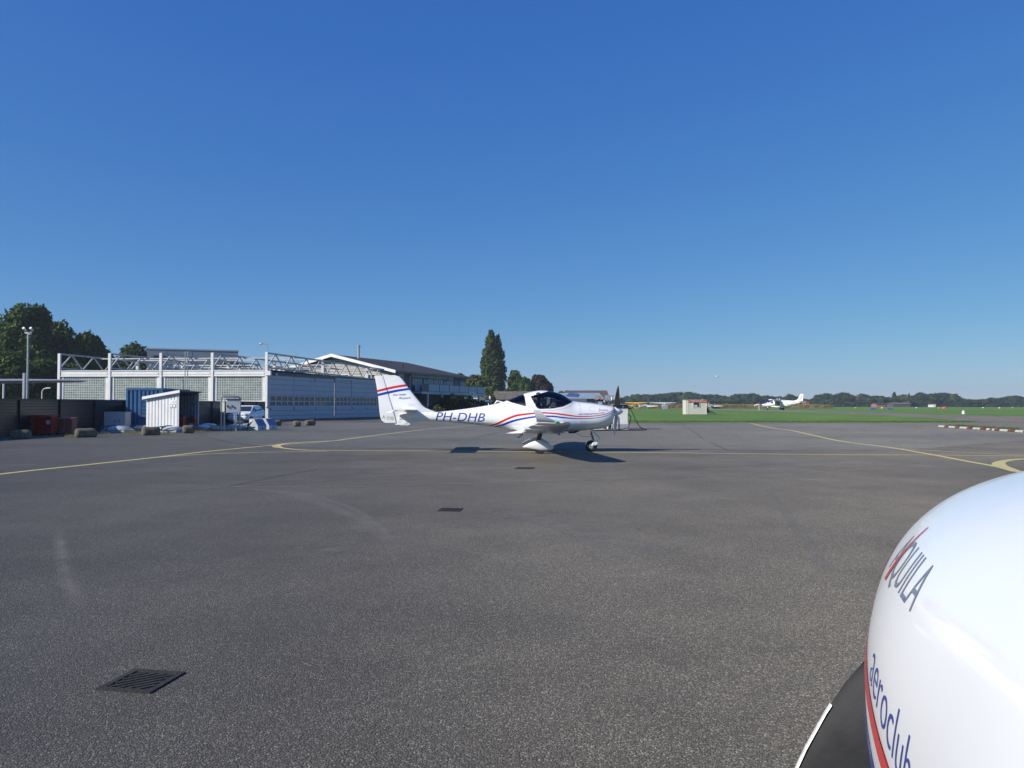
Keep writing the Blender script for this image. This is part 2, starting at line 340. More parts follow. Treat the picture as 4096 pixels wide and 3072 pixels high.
def W(s,z):
    zc=ZC(s); t=(z-zc)/(TOP(s)-zc) if z>zc else (zc-z)/(zc-BOT(s)); n=NT(s) if z>zc else NB
    t=min(max(t,0),.9995); return HW(s)*(1-t**n)**(1/n)
def sec(s,n=96,sc=1.0,zmax=None,zmin=None):
    zc=ZC(s); out=[]
    for i in range(n):
        th=2*math.pi*i/n; c,q=math.cos(th),math.sin(th); e=NT(s) if q>0 else NB
        hh=(TOP(s)-zc) if q>0 else (zc-BOT(s))
        y=HW(s)*sc*math.copysign(abs(c)**(2/e),c); z=zc+math.copysign(abs(q)**(2/e),q)*hh*sc
        if zmax is not None: z=min(z,zmax)
        out.append((2.5-s,y,z))
    return out
def inpoly(x,y,p):
    r=False; n=len(p)
    for i in range(n):
        a,b=p[i],p[(i+1)%n]
        if (a[1]>y)!=(b[1]>y) and x<(b[0]-a[0])*(y-a[1])/(b[1]-a[1])+a[0]: r=not r
    return r
GL1=[(2.745,1.635),(2.24,1.775),(2.20,1.95),(1.3,1.95),(1.50,1.485),(1.65,1.425),(1.81,1.353),(2.11,1.30),(2.47,1.283),(2.53,1.30),(2.60,1.366)]
GL2=[(3.44,1.505),(3.43,1.9),(2.955,1.9),(2.955,1.70),(2.91,1.61),(2.88,1.36)]
def make_aircraft():
    root=empty('training_aircraft',(0,0,0))
    ss=[.27+.015*i for i in range(12)]; s=.45
    while s<3.6: ss.append(s); s+=.0165
    while s<6.6: ss.append(s); s+=.06
    ss.append(6.6); n=168
    rings=[sec(s,n) for s in ss]; V=[q for r_ in rings for q in r_]
    groups={'w':[], 'g1':[], 'g2':[]}
    for i in range(len(ss)-1):
        for k in range(n):
            k2=(k+1)%n; f=(i*n+k,i*n+k2,(i+1)*n+k2,(i+1)*n+k)
            sm=(ss[i]+ss[i+1])/2; zm=sum(V[j][2] for j in f)/4
            key='w'
            if 1.4<sm<3.5:
                if inpoly(sm,zm,GL1): key='g1'
                elif inpoly(sm,zm,GL2): key='g2'
            groups[key].append(f)
    groups['w'].append(tuple(range(n))[::-1]); groups['w'].append(tuple(range((len(ss)-1)*n,len(ss)*n)))
    for key,nm,m in (('w','fuselage',M_WHITE),('g1','canopy',M_CANOPY),('g2','rear_window',M_CANOPY)):
        b=MB(); b.v=V; b.f=groups[key]; b.mi=[0]*len(b.f)
        o=b.build(nm,m,root,fix=False); bm=bmesh.new(); bm.from_mesh(o.data)
        bmesh.ops.delete(bm,geom=[v for v in bm.verts if not v.link_faces],context='VERTS')
        bmesh.ops.recalc_face_normals(bm,faces=bm.faces); bm.to_mesh(o.data); bm.free()
        o.data.polygons.foreach_set('use_smooth',[True]*len(o.data.polygons)); o.data.set_sharp_from_angle(angle=R(50))
        if key=='w': fus=o
    # cabin interior
    b=MB(); b.loft([sec(s,40,.93,1.27) for s in [1.35+.1*i for i in range(22)]])
    b.build('cabin_tub',M_DARKG,root,smooth=True)
    b=MB(); b.loft([[(2.5-s,y,z) for y,z in ((-.44*k,1.24),(.44*k,1.24),(.42*k,zt),(.2*k,zt+.05),(-.2*k,zt+.05),(-.42*k,zt))] for s,zt,k in ((1.62,1.30,.9),(1.75,1.40,1),(1.98,1.44,1))])
    b.build('instrument_panel',M_BLACKM,root,smooth=True)
    for y in(-.27,.27):
        st=MB(); st.box((2.5-2.62,y,1.17),(.12,.44,.62),tilt=Matrix.Rotation(R(-14),3,'Y')); st.box((2.5-2.72,y,1.53),(.09,.26,.16)); st.box((2.5-2.35,y,.93),(.5,.44,.14))
        st.build('seat',M_CLOTHR if y>0 else M_TAN,root,bevel=.03)
    # wings
    def foil(s0,s1,y,z,th,drop=0,n=14,M=None):
        c=s1-s0; pts=[]
        xs=[(1-math.cos(math.pi*i/n))/2 for i in range(n+1)]
        yt=lambda x:5*th*c*(.2969*math.sqrt(x)-.126*x-.3516*x*x+.2843*x**3-.1036*x**4)
        cam_=lambda x:.03*c*4*x*(1-x)
        up=[(x,cam_(x)+yt(x)) for x in xs]; lo=[(x,cam_(x)-yt(x)) for x in xs[1:-1]]
        for x,zz in up+lo[::-1]:
            pts.append((2.5-(s0+x*c),y,z+zz-drop*x*c))
        return pts
    for sd,nm in((1,'wing'),(-1,'wing')):
        st=[(.30,1.72,3.46,.615,.11),(.52,1.80,3.30,.612,.12),(.66,1.84,3.10,.617,.14),(.85,1.86,3.0,.628,.15),(2.6,1.86,2.96,.755,.15),(4.0,1.87,2.88,.882,.145),(4.7,1.885,2.78,.940,.14),(4.95,1.93,2.72,.962,.13),(5.06,2.08,2.70,.985,.12)]
        b=MB(); b.loft([foil(a,c_,sd*y,z,th,.035) for y,a,c_,z,th in st])
        wg=b.build(nm,M_WHITE,root,smooth=50)
        b=MB(); b.loft([foil(a,c_,sd*y,z,th) for y,a,c_,z,th in [(5.03,2.05,2.71,.975,.12),(5.09,2.28,2.715,1.02,.10),(5.13,2.46,2.73,1.09,.09),(5.16,2.56,2.76,1.17,.09),(5.18,2.645,2.79,1.26,.08)]])
        wl=b.build('winglet',M_WHITE,wg,smooth=50)
        b=MB(); b.sph((2.5-2.25,sd*5.10,.985),(.06,.03,.025),12,8); b.build('navigation_light',mat('nav_lens',(.02,.45,.25) if sd<0 else (.5,.02,.02),.1,var=.05),wg,smooth=True)
        b=MB()
        for y0,y1 in((.9,3.0),(3.1,4.85)):
            z0=.612+.0785*(y0-.45)+.035; z1=.612+.0785*(y1-.45)+.03; b=MB()
            b.bar((2.5-2.72,sd*y0,z0+.045),(2.5-2.66,sd*y1,z1+.03),.008,.004); b.build('hinge_line',M_SEAM,wg)
        # aileron and flap hinge fairings below
        for y in(1.5,2.6,3.9): 
            zz=.60+.0785*(y-.45); b=MB(); b.bar((2.5-2.5,sd*y,zz-.05),(2.5-2.98,sd*y,zz-.06),.03,.05); b.build('hinge_fairing',M_WHITE,wg)
        # main gear
        g_=MB(); g_.tube([(.08,sd*.30,.60),(.04,sd*.55,.50),(.0,sd*.85,.30),(0,sd*.95,.19)],[.05,.045,.035,.03],8); ml=g_.build('main_gear_leg',M_DARKG,root,smooth=True)
        # fairing: loft along x
        fr=MB(); prof=[(-.47,.197,.012,.012),(-.40,.215,.035,.04),(-.28,.235,.065,.085),(-.12,.245,.085,.13),(.02,.24,.10,.155),(.16,.215,.10,.13),(.28,.19,.085,.085),(.36,.175,.06,.05),(.39,.17,.02,.02)]
        fr.loft([[(x,sd*1.0+wy*math.copysign(abs(math.cos(t))**.8,math.cos(t)),zc+(hz*math.copysign(abs(math.sin(t))**.85,math.sin(t)))) for t in [2*math.pi*i/20 for i in range(20)]] for x,zc,wy,hz in prof])
        fr.build('wheel_fairing',M_WHITE,root,smooth=60)
        wh=MB(); wh.cyl((0,sd*1.0-.055,.16),(0,sd*1.0+.055,.16),.16,n=28); wl_=wh.build('main_wheel',M_BLACK,root,bevel=.02)
        sp=MB(); sp.tube([(-.42,sd*.34,.56),(-.62,sd*.40,.40)],.012,8); sp.sph((-.63,sd*.405,.395),.022,10,8); sp.build('boarding_step',M_STEEL,root,smooth=True)
    # tail
    def finsec(z,s0,s1,th=.045,n=12):
        pts=[];c=s1-s0
        xs=[(1-math.cos(math.pi*i/n))/2 for i in range(n+1)]
        yt=lambda x:th*(2.6*math.sqrt(x)-2.6*x) if x<1 else 0
        for x in xs: pts.append((2.5-(s0+x*c),yt(x)+.003,z))
        for x in xs[::-1]: pts.append((2.5-(s0+x*c),-yt(x)-.003,z))
        return pts
    LE=pchip([1.0,1.17,1.32,1.47,1.61,1.92,2.18,2.235,2.262],[5.2,5.52,5.87,6.0,6.12,6.36,6.56,6.64,6.74])
    TE=pchip([.86,.94,1.35,1.62,2.262],[7.03,7.14,7.21,7.235,7.345])
    HG=pchip([.86,1.2,1.62,2.262],[6.70,6.79,6.92,7.11])
    b=MB(); zs=[1.0+.042*i for i in range(31)]
    b.loft([finsec(z,LE(z),HG(z)+.0,.05*(1 if z<1.3 else 1-.45*(z-1.3)/.96)) for z in zs])
    b.loft([finsec(z,6.05+.35*(1-(z-.78)/.3)*1.0 if z<1.0 else 5.8,HG(.9)+.02,.04) for z in (.80,.85,.9,.96,1.02)])
    fin=b.build('fin',M_WHITE,root,smooth=50)
    b=MB(); b.loft([[ (2.5-s_,y_,z) for s_,y_ in ((HG(z)+.003,.028*(1-.4*(z-.86)/1.4)),(HG(z)+.15,.03*(1-.4*(z-.86)/1.4)),(TE(z),.004),(TE(z),-.004),(HG(z)+.15,-.03*(1-.4*(z-.86)/1.4)),(HG(z)+.003,-.028*(1-.4*(z-.86)/1.4)))] for z in [.855+.0605*i for i in range(24)]])
    rud=b.build('rudder',M_WHITE,root,smooth=50)
    b=MB(); b.loft([foil(a,c_,y,1.235,.10) for y,a,c_ in [(-1.58,6.2,6.48),(-1.54,6.14,6.49),(-.8,6.12,6.50),(0,6.08,6.51),(.8,6.12,6.50),(1.54,6.14,6.49),(1.58,6.2,6.48)]])
    b.build('tailplane',M_WHITE,root,smooth=50)
    for sd in(-1,1):
        b=MB(); b.loft([[(2.5-6.515,y,1.25),(2.5-6.515,y,1.222),(2.5-te,y,1.165),(2.5-te,y,1.17)] for y,te in [(sd*.12,6.78),(sd*.8,6.80),(sd*1.5,6.78),(sd*1.57,6.62)]])
        b.build('elevator',M_WHITE,root,smooth=30)
    b=MB()
    b.loft([[(2.5-s_,y_,z) for y_ in(-.02,.02) for z in ()] for s_ in ()]) if False else None
    b.prism([(2.5-6.02,.93),(2.5-6.02,.88),(2.5-6.18,.835),(2.5-6.37,.768),(2.5-6.56,.775),(2.5-6.66,.86),(2.5-6.66,.95)],'y',-.022,.022)
    b.build('ventral_fin',M_WHITE,root,bevel=.01)
    # stripes: strips lying on the skin
    def strip(rows,m,name,par):
        b=MB(); fs=pchip([r_[0] for r_ in rows],[r_[1] for r_ in rows]); fb=pchip([r_[0] for r_ in rows],[r_[2] for r_ in rows])
        a0,a1=rows[0][0],rows[-1][0]; ns=160; nv=4
        for sd in(-1,1):
            vs=[]
            for i in range(ns+1):
                s_=a0+(a1-a0)*i/ns; dz_=.035*sst((2.0-s_)/.8)*sst((s_-.3)/.3) if sd>0 else 0; zt,zb=fs(s_)-dz_,fb(s_)-dz_
                for j in range(nv+1):
                    z=zb+(zt-zb)*j/nv; vs.append((2.5-s_,sd*(W(s_,z)+.0022),z))
            q=[(i*(nv+1)+j,(i+1)*(nv+1)+j,(i+1)*(nv+1)+j+1,i*(nv+1)+j+1) for i in range(ns) for j in range(nv)]
            b=MB(); b.add(vs,q); b.build(name,m,par,smooth=60)
    strip([(.285,1.255,1.237),(.54,1.139,1.117),(.836,1.080,1.057),(1.277,1.0625,1.033),(1.80,1.126,1.082),(2.096,1.160,1.119),(2.45,1.178,1.136),(2.627,1.164,1.121),(3.127,1.111,1.050),(3.42,1.0085,.945),(3.716,.865,.812),(3.95,.775,.762)],M_RED,'red_cheatline',root)
    strip([(.29,1.207,1.195),(.54,1.080,1.0655),(.836,1.018,1.001),(1.277,.998,.977),(1.80,1.037,.9966),(2.096,1.0744,1.03),(2.375,1.082,1.034),(2.58,1.067,1.022),(2.98,1.0085,.957),(3.27,.942,.880),(3.569,.825,.768),(3.78,.745,.733)],M_BLUE,'blue_cheatline',root)
    def finy(s_,z):
        lo,hi=LE(z),HG(z); th=.05*(1 if z<1.3 else 1-.45*(z-1.3)/.96)
        if s_<hi: x=max((s_-lo)/(hi-lo),.002); y=th*(2.6*math.sqrt(x)-2.6*x)+.003
        else: y=0
        if s_>=hi-.02:
            k=(1-.4*(z-.86)/1.4); u=(s_-hi)/(TE(z)-hi)
            u0=(.15)/(TE(z)-hi); yr=(.030*k if u<u0 else .030*k+(.004-.030*k)*(u-u0)/(1-u0)); y=max(y,yr)
        return y
    for nm,m,(t0,b0,t1,b1) in (('red_fin_band',M_RED,(1.8225,1.761,1.994,1.933)),('blue_fin_band',M_BLUE,(1.713,1.643,1.883,1.827))):
        b=MB()
        for sd in(-1,1):
            vs=[];ns=60
            for i in range(ns+1):
                u=i/ns
                for j in range(4):
                    k=j/3
                    zz=(b0+(t0-b0)*k)*(1-u)+(b1+(t1-b1)*k)*u+.02*math.sin(math.pi*u)
                    s_=TE(zz)*(1-u)+(LE(zz)+.004)*u
                    vs.append((2.5-s_,sd*(finy(s_,zz)+.003),zz))
            b=MB(); b.add(vs,[(i*4+j,(i+1)*4+j,(i+1)*4+j+1,i*4+j+1) for i in range(ns) for j in range(3)]); b.build(nm,m,fin)
    # lettering pressed onto the skin
    def decal(txt,s_start,z0,height,m,name,par,sides=(-1,1),shear=0,slope=0,surf=W,curve=None,cell=.02,off=.003,width=None,bold=0,right_s=None):
        cu=bpy.data.curves.new('t','FONT'); cu.body=txt; cu.size=1; cu.shear=shear; cu.offset=bold; cu.resolution_u=4; cu.fill_mode='FRONT'
        ob=bpy.data.objects.new('t',cu); COL.objects.link(ob); bpy.context.view_layer.update()
        me=ob.to_mesh(); vs=[v.co.copy() for v in me.vertices]; fs=[tuple(p.vertices) for p in me.polygons]; ob.to_mesh_clear()
        bpy.data.objects.remove(ob); bpy.data.curves.remove(cu)
        x0=min(v.x for v in vs); x1=max(v.x for v in vs); sc=height/.73
        scx=sc if width is None else width/(x1-x0)
        for sd in sides:
            res=MB(); bm=bmesh.new(); bv=[bm.verts.new((( v.x-x0)*scx,v.y*sc,0)) for v in vs]
            for f in fs:
                try: bm.faces.new([bv[i] for i in f])
                except Exception: pass
            wd=(x1-x0)*scx
            for i in range(1,int(wd/cell)+1): bmesh.ops.bisect_plane(bm,geom=bm.verts[:]+bm.edges[:]+bm.faces[:],plane_co=(i*cell,0,0),plane_no=(1,0,0))
            for i in range(-3,int(height*1.3/cell)+1): bmesh.ops.bisect_plane(bm,geom=bm.verts[:]+bm.edges[:]+bm.faces[:],plane_co=(0,i*cell,0),plane_no=(0,1,0))
            bm.verts.index_update(); pts=[]
            for v in bm.verts:
                # right side (y<0): text runs tail->nose ; left side: nose->tail; the block covers the same stations
                s_=(s_start-v.co.x) if sd<0 else (s_start-wd+v.co.x)
                if sd>0 and right_s is not None: s_=right_s+v.co.x
                zz=z0+v.co.y+slope*((s_start-s_))+(curve(s_) if curve else 0)
                pts.append((2.5-s_,sd*(surf(s_,zz)+off),zz))
            res.add(pts,[tuple(v.index for v in f.verts) for f in bm.faces]); bm.free(); res.build(name,m,par,fix=False)
    decal('PH-DHB',(2492-1745)*.0074,.925,.262,M_NAVY,'registration_letters',root,shear=.25,slope=-.022,width=1.46)
    decal('AQUILA',.735,1.206,.050,M_GREYL,'maker_lettering',root,slope=-.012,width=.262,bold=.008,sides=(-1,))
    decal('AQUILA',.795,1.196,.057,M_GREYL,'maker_lettering',root,width=.28,sides=(1,),off=.001,bold=-.006)
    cur=pchip([.5,.61,.95,1.37,1.5],[.075,.052,.016,.006,.006])
    decal('aeroclubmaritime.com',1.362,1.086,.062,M_NAVY,'club_lettering',root,curve=cur,width=.76,sides=(-1,))
    cur2=lambda s_:(.055 if s_<.5 else .055*max(0,1-(s_-.5)/.6)**2)
    decal('aeroclubmaritime.com',1.47,1.050,.060,M_NAVY,'club_lettering',root,curve=cur2,width=.79,sides=(1,),off=.001,bold=-.014)
    sl=MB()
    for sd,s0,s1 in((-1,.762,.732),(1,.555,.585)):
        zt=1.29 if sd<0 else 1.268; pts=[(s0+.010,1.185),(s0-.010,1.185),(s1-.008,zt),(s1,zt+.002)]
        N_=6; vs=[]
        for i in range(N_+1):
            for a,c_ in((pts[0],pts[3]),(pts[1],pts[2])):
                s_=a[0]+(c_[0]-a[0])*i/N_; z=a[1]+(c_[1]-a[1])*i/N_; vs.append((2.5-s_,sd*(W(s_,z)+.002),z))
        sl=MB(); sl.add(vs,[(2*i,2*i+1,2*i+3,2*i+2) for i in range(N_)]); sl.build('red_slash',M_RED,root)
    decal('Den Helder',(2492-1574)*.0074,1.652,.060,M_NAVY,'airport_lettering',fin,shear=.25,slope=.03,surf=finy,width=.40)
    decal('Airport',(2492-1596)*.0074,1.552,.070,M_NAVY,'airport_lettering',fin,shear=.25,slope=.03,surf=finy,width=.36,bold=.004)
    decal('Airport Hilversum',(2492-1635)*.0074,1.400,.017,M_GREYL,'small_notice',fin,surf=finy,width=.205)
    decal('Aeroclub Maritime',(2492-1635)*.0074,1.350,.017,M_GREYL,'small_notice',fin,surf=finy,width=.205)
    decal('A 210',(2492-1531)*.0074,.985,.105,M_GREYM,'type_lettering',rud,slope=-.16,surf=finy,width=.33,bold=.01)
    # seams and hatches
    def seam(pts,name,wd=.003,par=root,surf=W,m=M_SEAM,sides=(-1,1)):
        b=MB(); q=[]
        for i in range(len(pts)-1):
            for k in range(8):
                t=k/8; q.append((pts[i][0]*(1-t)+pts[i+1][0]*t,pts[i][1]*(1-t)+pts[i+1][1]*t))
        q.append(pts[-1])
        for sd in sides:
            vs=[]
            for i,p in enumerate(q):
                d=Vector(q[min(i+1,len(q)-1)])-Vector(q[max(i-1,0)]); n_=Vector((-d.y,d.x)).normalized()*wd/2
                for s2 in(1,-1):
                    a,c_=p[0]+n_.x*s2,p[1]+n_.y*s2; vs.append((2.5-a,sd*(surf(a,c_)+.0015),c_))
            b=MB(); b.add(vs,[(2*i,2*i+1,2*i+3,2*i+2) for i in range(len(q)-1)]); b.build(name,m,par)
    seam([(1.325,1.455),(1.31,1.38),(1.29,1.25),(1.285,1.0),(1.28,.80),(1.275,.66)],'cowling_seam',.004,sides=(-1,))
    seam([(1.03,1.33),(.87,1.33),(.87,1.20),(1.02,1.195),(1.03,1.33)],'oil_door',.004,sides=(-1,))
    seam([(1.28,.90),(1.15,.905),(1.15,.82),(1.28,.83)],'cowling_hatch',.004,sides=(-1,))
    seam([(1.46,1.45),(1.58,1.36),(1.75,1.28),(2.0,1.235),(2.3,1.215),(2.6,1.22),(2.68,1.30),(2.78,1.5),(2.86,1.66)],'canopy_seam',.005,sides=(-1,))
    seam([(2.60,1.366),(2.53,1.295),(2.47,1.278),(2.11,1.294),(1.81,1.348),(1.65,1.42),(1.52,1.475)],'canopy_edge',.03,m=M_BLACKM)
    seam([(3.42,1.497),(2.885,1.355)],'rear_window_edge',.025,m=M_BLACKM)
    seam([(2.885,1.36),(2.915,1.61),(2.955,1.69)],'rear_window_edge',.02,m=M_BLACKM)
    # window frame edge
    b=MB(); b.tube([(2.5-3.95,0,1.33),(2.5-3.98,0,1.44)],[.02,.008],6); b.build('antenna',M_WHITE,root,smooth=True)
    b=MB(); b.tube([(2.5-3.55,.0,1.46),(2.5-3.72,0,1.50),(2.5-3.80,0,1.42)],[.02,.03,.01],6)
    b.build('antenna',M_WHITE,root,smooth=True)
    b=MB(); b.prism([(2.5-1.83,.60),(2.5-1.97,.60),(2.5-1.93,.50),(2.5-1.87,.49)],'y',-.008,.008); b.build('blade_antenna',M_GREYM,root); b=MB(); b.tube([(2.5-1.30,-.1,.64),(2.5-1.44,-.1,.58),(2.5-1.62,-.1,.575)],[.03,.03,.028],10)
    b.build('exhaust_pipe',M_BLACKM,root,smooth=40)
    # dark intakes
    b=MB()
    for sd in(-1,1): b=MB(); b.sph((2.5-.285,sd*.185,1.17),(.02,.06,.035),14,8); b.build('air_intake',M_BLACKM,root,smooth=True)
    b=MB(); b.sph((2.5-.335,0,.86),(.03,.13,.045),14,8); b.build('air_intake',M_BLACKM,root,smooth=True)
    # propeller
    hub=(2.5-.19,0,1.19)
    pr=MB(); prof=[(.085,.132),(.07,.133),(.0,.126),(-.06,.108),(-.11,.082),(-.15,.052),(-.18,.02),(-.19,.002)]
    pr.loft([[(-x,rr*math.cos(t),rr*math.sin(t)) for t in [2*math.pi*i/32 for i in range(32)]] for x,rr in prof])
    spin=pr.build('spinner',M_WHITE,root,smooth=60,loc=hub)
    bk=MB(); bk.cyl((-.090,0,0),(-.082,0,0),.140,n=32); bk.build('backplate',M_BLACKM,spin)
    def blade(sign):
        b=MB(); l=MB(); rows=[(.09,.05,.05,60),(.13,.10,.035,52),(.18,.165,.026,46),(.26,.215,.02,40),(.36,.245,.016,34),(.45,.25,.013,29),(.55,.235,.011,25),(.65,.20,.009,22),(.74,.16,.007,20),(.81,.11,.006,19),(.85,.06,.005,19),(.86,.02,.003,19)]
        rings=[]; le=[]
        for r_,ch,th,pit in rows:
            a=R(pit); rg=[]
            for i in range(16):
                t=2*math.pi*i/16; cx=ch/2*math.cos(t); cz=th/2*math.sin(t)*(1+.5*math.cos(t))
                # LE toward +y (for blade pointing down, seen from behind turning clockwise), forward tilt
                rg.append((cx*math.sin(a)*1.0+cz*math.cos(a),cx*math.cos(a)-cz*math.sin(a),-r_))
            rings.append([(p[0],p[1]*sign,p[2]*sign) for p in rg])
        b.loft(rings); bl=b.build('propeller_blade',[M_BLADE,M_BLADEF],spin,smooth=60)
        for p_ in bl.data.polygons:
            if p_.normal.x>.05: p_.material_index=1
        for (r_,ch,th,pit) in [(.50,.2430,.0125,27),(.52,.240,.0125,26),(.6,.218,.0125,23.5),(.69,.182,.0105,21),(.75,.155,.009,20),(.81,.11,.008,19),(.84,.075,.007,19)]:
            a=R(pit); rg=[]
            for u,v in((ch/2+.002,0),(ch/2-.002,th/2),(ch/2-.005,th/2+.0008),(ch/2-.005,-th/2-.0008),(ch/2-.002,-th/2)):
                rg.append(((u*math.sin(a)+v*math.cos(a)),(u*math.cos(a)-v*math.sin(a))*sign,-r_*sign))
            le.append(rg)
        l.loft(le); l.build('leading_edge_strip',M_LEAD,bl)
        return bl
    blade(1); blade(-1)
    # nose gear (wheel centre s=.94)
    nx=2.5-.94
    b=MB(); b.tube([(2.5-.93,0,.66),(2.5-.80,0,.52),(2.5-.67,0,.40)],[.028,.022,.018],8); b.tube([(2.5-.67,0,.40),(nx+.06,.075,.24),(nx,.085,.16)],.016,6); b.tube([(2.5-.67,0,.40),(nx+.06,-.075,.24),(nx,-.085,.16)],.016,6)
    b.build('nose_strut',M_WHITE,root,smooth=True)
    b=MB(); b.tube([(2.5-.96,0,.62),(2.5-.88,0,.34),(nx+.05,0,.30)],.016,6)
    for i in range(7): z=.56-.035*i; x=2.5-.94+ (.56-z)*.28; b.cyl((x,0,z),(x+.004,0,z-.016),.038,n=14)
    b.build('nose_spring',M_BLACKM,root,smooth=30)
    b=MB(); b.cyl((nx,-.05,.17),(nx,.05,.17),.17,n=32); nw=b.build('nose_wheel',M_BLACK,root,bevel=.03)
    b=MB(); b.cyl((nx,-.058,.17),(nx,.058,.17),.082,n=24); b.build('rim',M_STEEL,nw,bevel=.01)
    b=MB(); b.cyl((nx,-.064,.17),(nx,.064,.17),.03,n=16); b.build('hub_cap',M_BLACKM,nw)
    b=MB(); rg=[]
    for i in range(13):
        a=R(20+i*12); ro=.195+.01*math.sin(i)
        rg.append([(nx+ro*math.cos(a),y,.17+ro*math.sin(a)) for y in(-.07,.07)]+[(nx+(ro-.012)*math.cos(a),y,.17+(ro-.012)*math.sin(a)) for y in(.07,-.07)])
    b.loft(rg); b.prism([(nx+.09,.19),(nx-.01,.21),(nx+.03,.29),(nx+.11,.31),(nx+.17,.27),(nx+.16,.22)],'y',-.078,-.066); b.build('nose_fender',M_WHITE,root,smooth=40)
    b=MB(); b.tube([(2.5-1.45,0,.575),(2.5-1.2,0,.45),(2.5-.95,0,.44)],.005,5); b.build('static_wire',M_BLACKM,root)
    return root
plane=make_aircraft()
other=copy_tree(plane)
plane.location=(.78,22.9,0)
tag(plane,'white low wing training plane with red and blue stripes, side on, pilot aboard','aircraft',group='white training planes with red and blue stripes')
CS,CL,TH,DZ=1.8258,.6574,.2212,-.0674
fh=Vector((math.sin(TH),math.cos(TH),0)); fl=Vector((-math.cos(TH),math.sin(TH),0))
other.location=-(2.5-CS)*fh-CL*fl; other.rotation_euler=(0,0,math.pi/2-TH)
tag(other,'glossy white engine cowling of the near plane filling the lower right corner','aircraft',group='white training planes with red and blue stripes')
GEAR=('main_gear_leg','wheel_fairing','main_wheel','boarding_step','nose_strut','nose_spring','nose_wheel','nose_fender')
for c in other.children:
    if not c.name.split('.')[0] in GEAR: c.location.z+=DZ
    if c.name.startswith('spinner'): c.rotation_euler=(R(35),0,0)
for c in plane.children:
    if c.name.startswith('spinner'): c.rotation_euler=(R(31),0,0)
# ------------------------------------------------------------ people
def person(name,label,joints,radii,edges,root_i,skin,cloth,loc,rz=0,cat='person',head=None,hand=None,facing=(1,0,0),hair=True,split=None):
    """one continuous skin-modifier body; joints in metres round loc"""
    me=bpy.data.meshes.new(name); me.from_pydata(joints,edges,[]); ob=bpy.data.objects.new(name,me); COL.objects.link(ob)
    md=ob.modifiers.new('s','SKIN'); sv=me.skin_vertices[0].data
    for i,r_ in enumerate(radii): sv[i].radius=(r_,r_) if not isinstance(r_,tuple) else r_; sv[i].use_root=(i==root_i)
    ob.modifiers.new('u','SUBSURF').levels=1; ob.modifiers['u'].render_levels=1
    bpy.context.view_layer.update(); dg=bpy.context.evaluated_depsgraph_get(); m2=bpy.data.meshes.new_from_object(ob.evaluated_get(dg))
    ob.modifiers.clear(); ob.data=m2; bpy.data.meshes.remove(me); m2.materials.clear(); m2.materials.append(cloth); m2.materials.append(skin)
    for p in m2.polygons:
        p.use_smooth=True; c=p.center
        if split and split(c): p.material_index=1
    ob.location=loc; ob.rotation_euler=(0,0,rz); tag(ob,label,cat); return ob
# pilot in the near right-hand seat, left hand raised (local frame of the aircraft, x forward)
J=[(-.05,0,.0),(-.10,0,.22),(-.13,0,.42),(-.12,0,.52),(-.10,0,.60),(-.095,0,.70),      # pelvis..head
   (-.12,-.17,.44),(.02,-.24,.22),(.16,-.16,.20),                                      # right arm
   (-.12,.17,.44),(.10,.20,.32),(.26,.12,.50),(.275,.11,.58),                          # left arm raised
   (.05,-.09,.0),(.42,-.11,.06),(.50,-.11,-.22),(.05,.09,.0),(.42,.11,.06),(.50,.11,-.22),
   (.275,.075,.665),(.28,.095,.685),(.28,.115,.69),(.278,.135,.675),(.265,.145,.625),  # finger tips and thumb
   (.10-.10+.0-.005,0,.705)]
RD=[.13,.125,.13,.055,.085,.10, .055,.042,.035, .055,.040,.026,.034, .08,.06,.04,.08,.06,.04, .008,.008,.008,.008,.009,.012]
ED=[(0,1),(1,2),(2,3),(3,4),(4,5),(2,6),(6,7),(7,8),(2,9),(9,10),(10,11),(11,12),(0,13),(13,14),(14,15),(0,16),(16,17),(17,18),(12,19),(12,20),(12,21),(12,22),(12,23),(5,24)]
pil=person('person','pilot in dark clothes waving a raised hand inside the cockpit of the side on plane',J,RD,ED,0,M_SKIN,M_CLOTH,(.78+2.5-2.40,22.9-.27,.93),split=lambda c:c.z>.525 or (c.x>.2 and c.z>.46))
h_=MB(); h_.sph((-.11,0,.735),(.098,.082,.085),16,10); h_.build('hair',M_HAIR,pil,smooth=True)
h_=MB(); h_.tube([(-.10,-.095,.66),(-.10,-.06,.75),(-.10,.06,.75),(-.10,.095,.66)],.014,6); h_.sph((-.10,-.10,.655),(.035,.02,.045),10,8); h_.sph((-.10,.10,.655),(.035,.02,.045),10,8); h_.build('headset',M_BLACKM,pil,smooth=True)
h_=MB(); h_.sph((.0,.03,.675),(.012,.016,.008),8,6); h_.sph((.0,-.03,.675),(.012,.016,.008),8,6); h_.build('eye',M_BLACKM,pil,smooth=True)
h_=MB(); h_.loft([[(-.01,-.012,.665),(-.01,.012,.665),(-.01,.012,.64),(-.01,-.012,.64)],[(.022,-.006,.648),(.022,.006,.648),(.022,.01,.64),(.022,-.01,.64)]]); h_.build('nose',M_SKIN,pil,smooth=True)
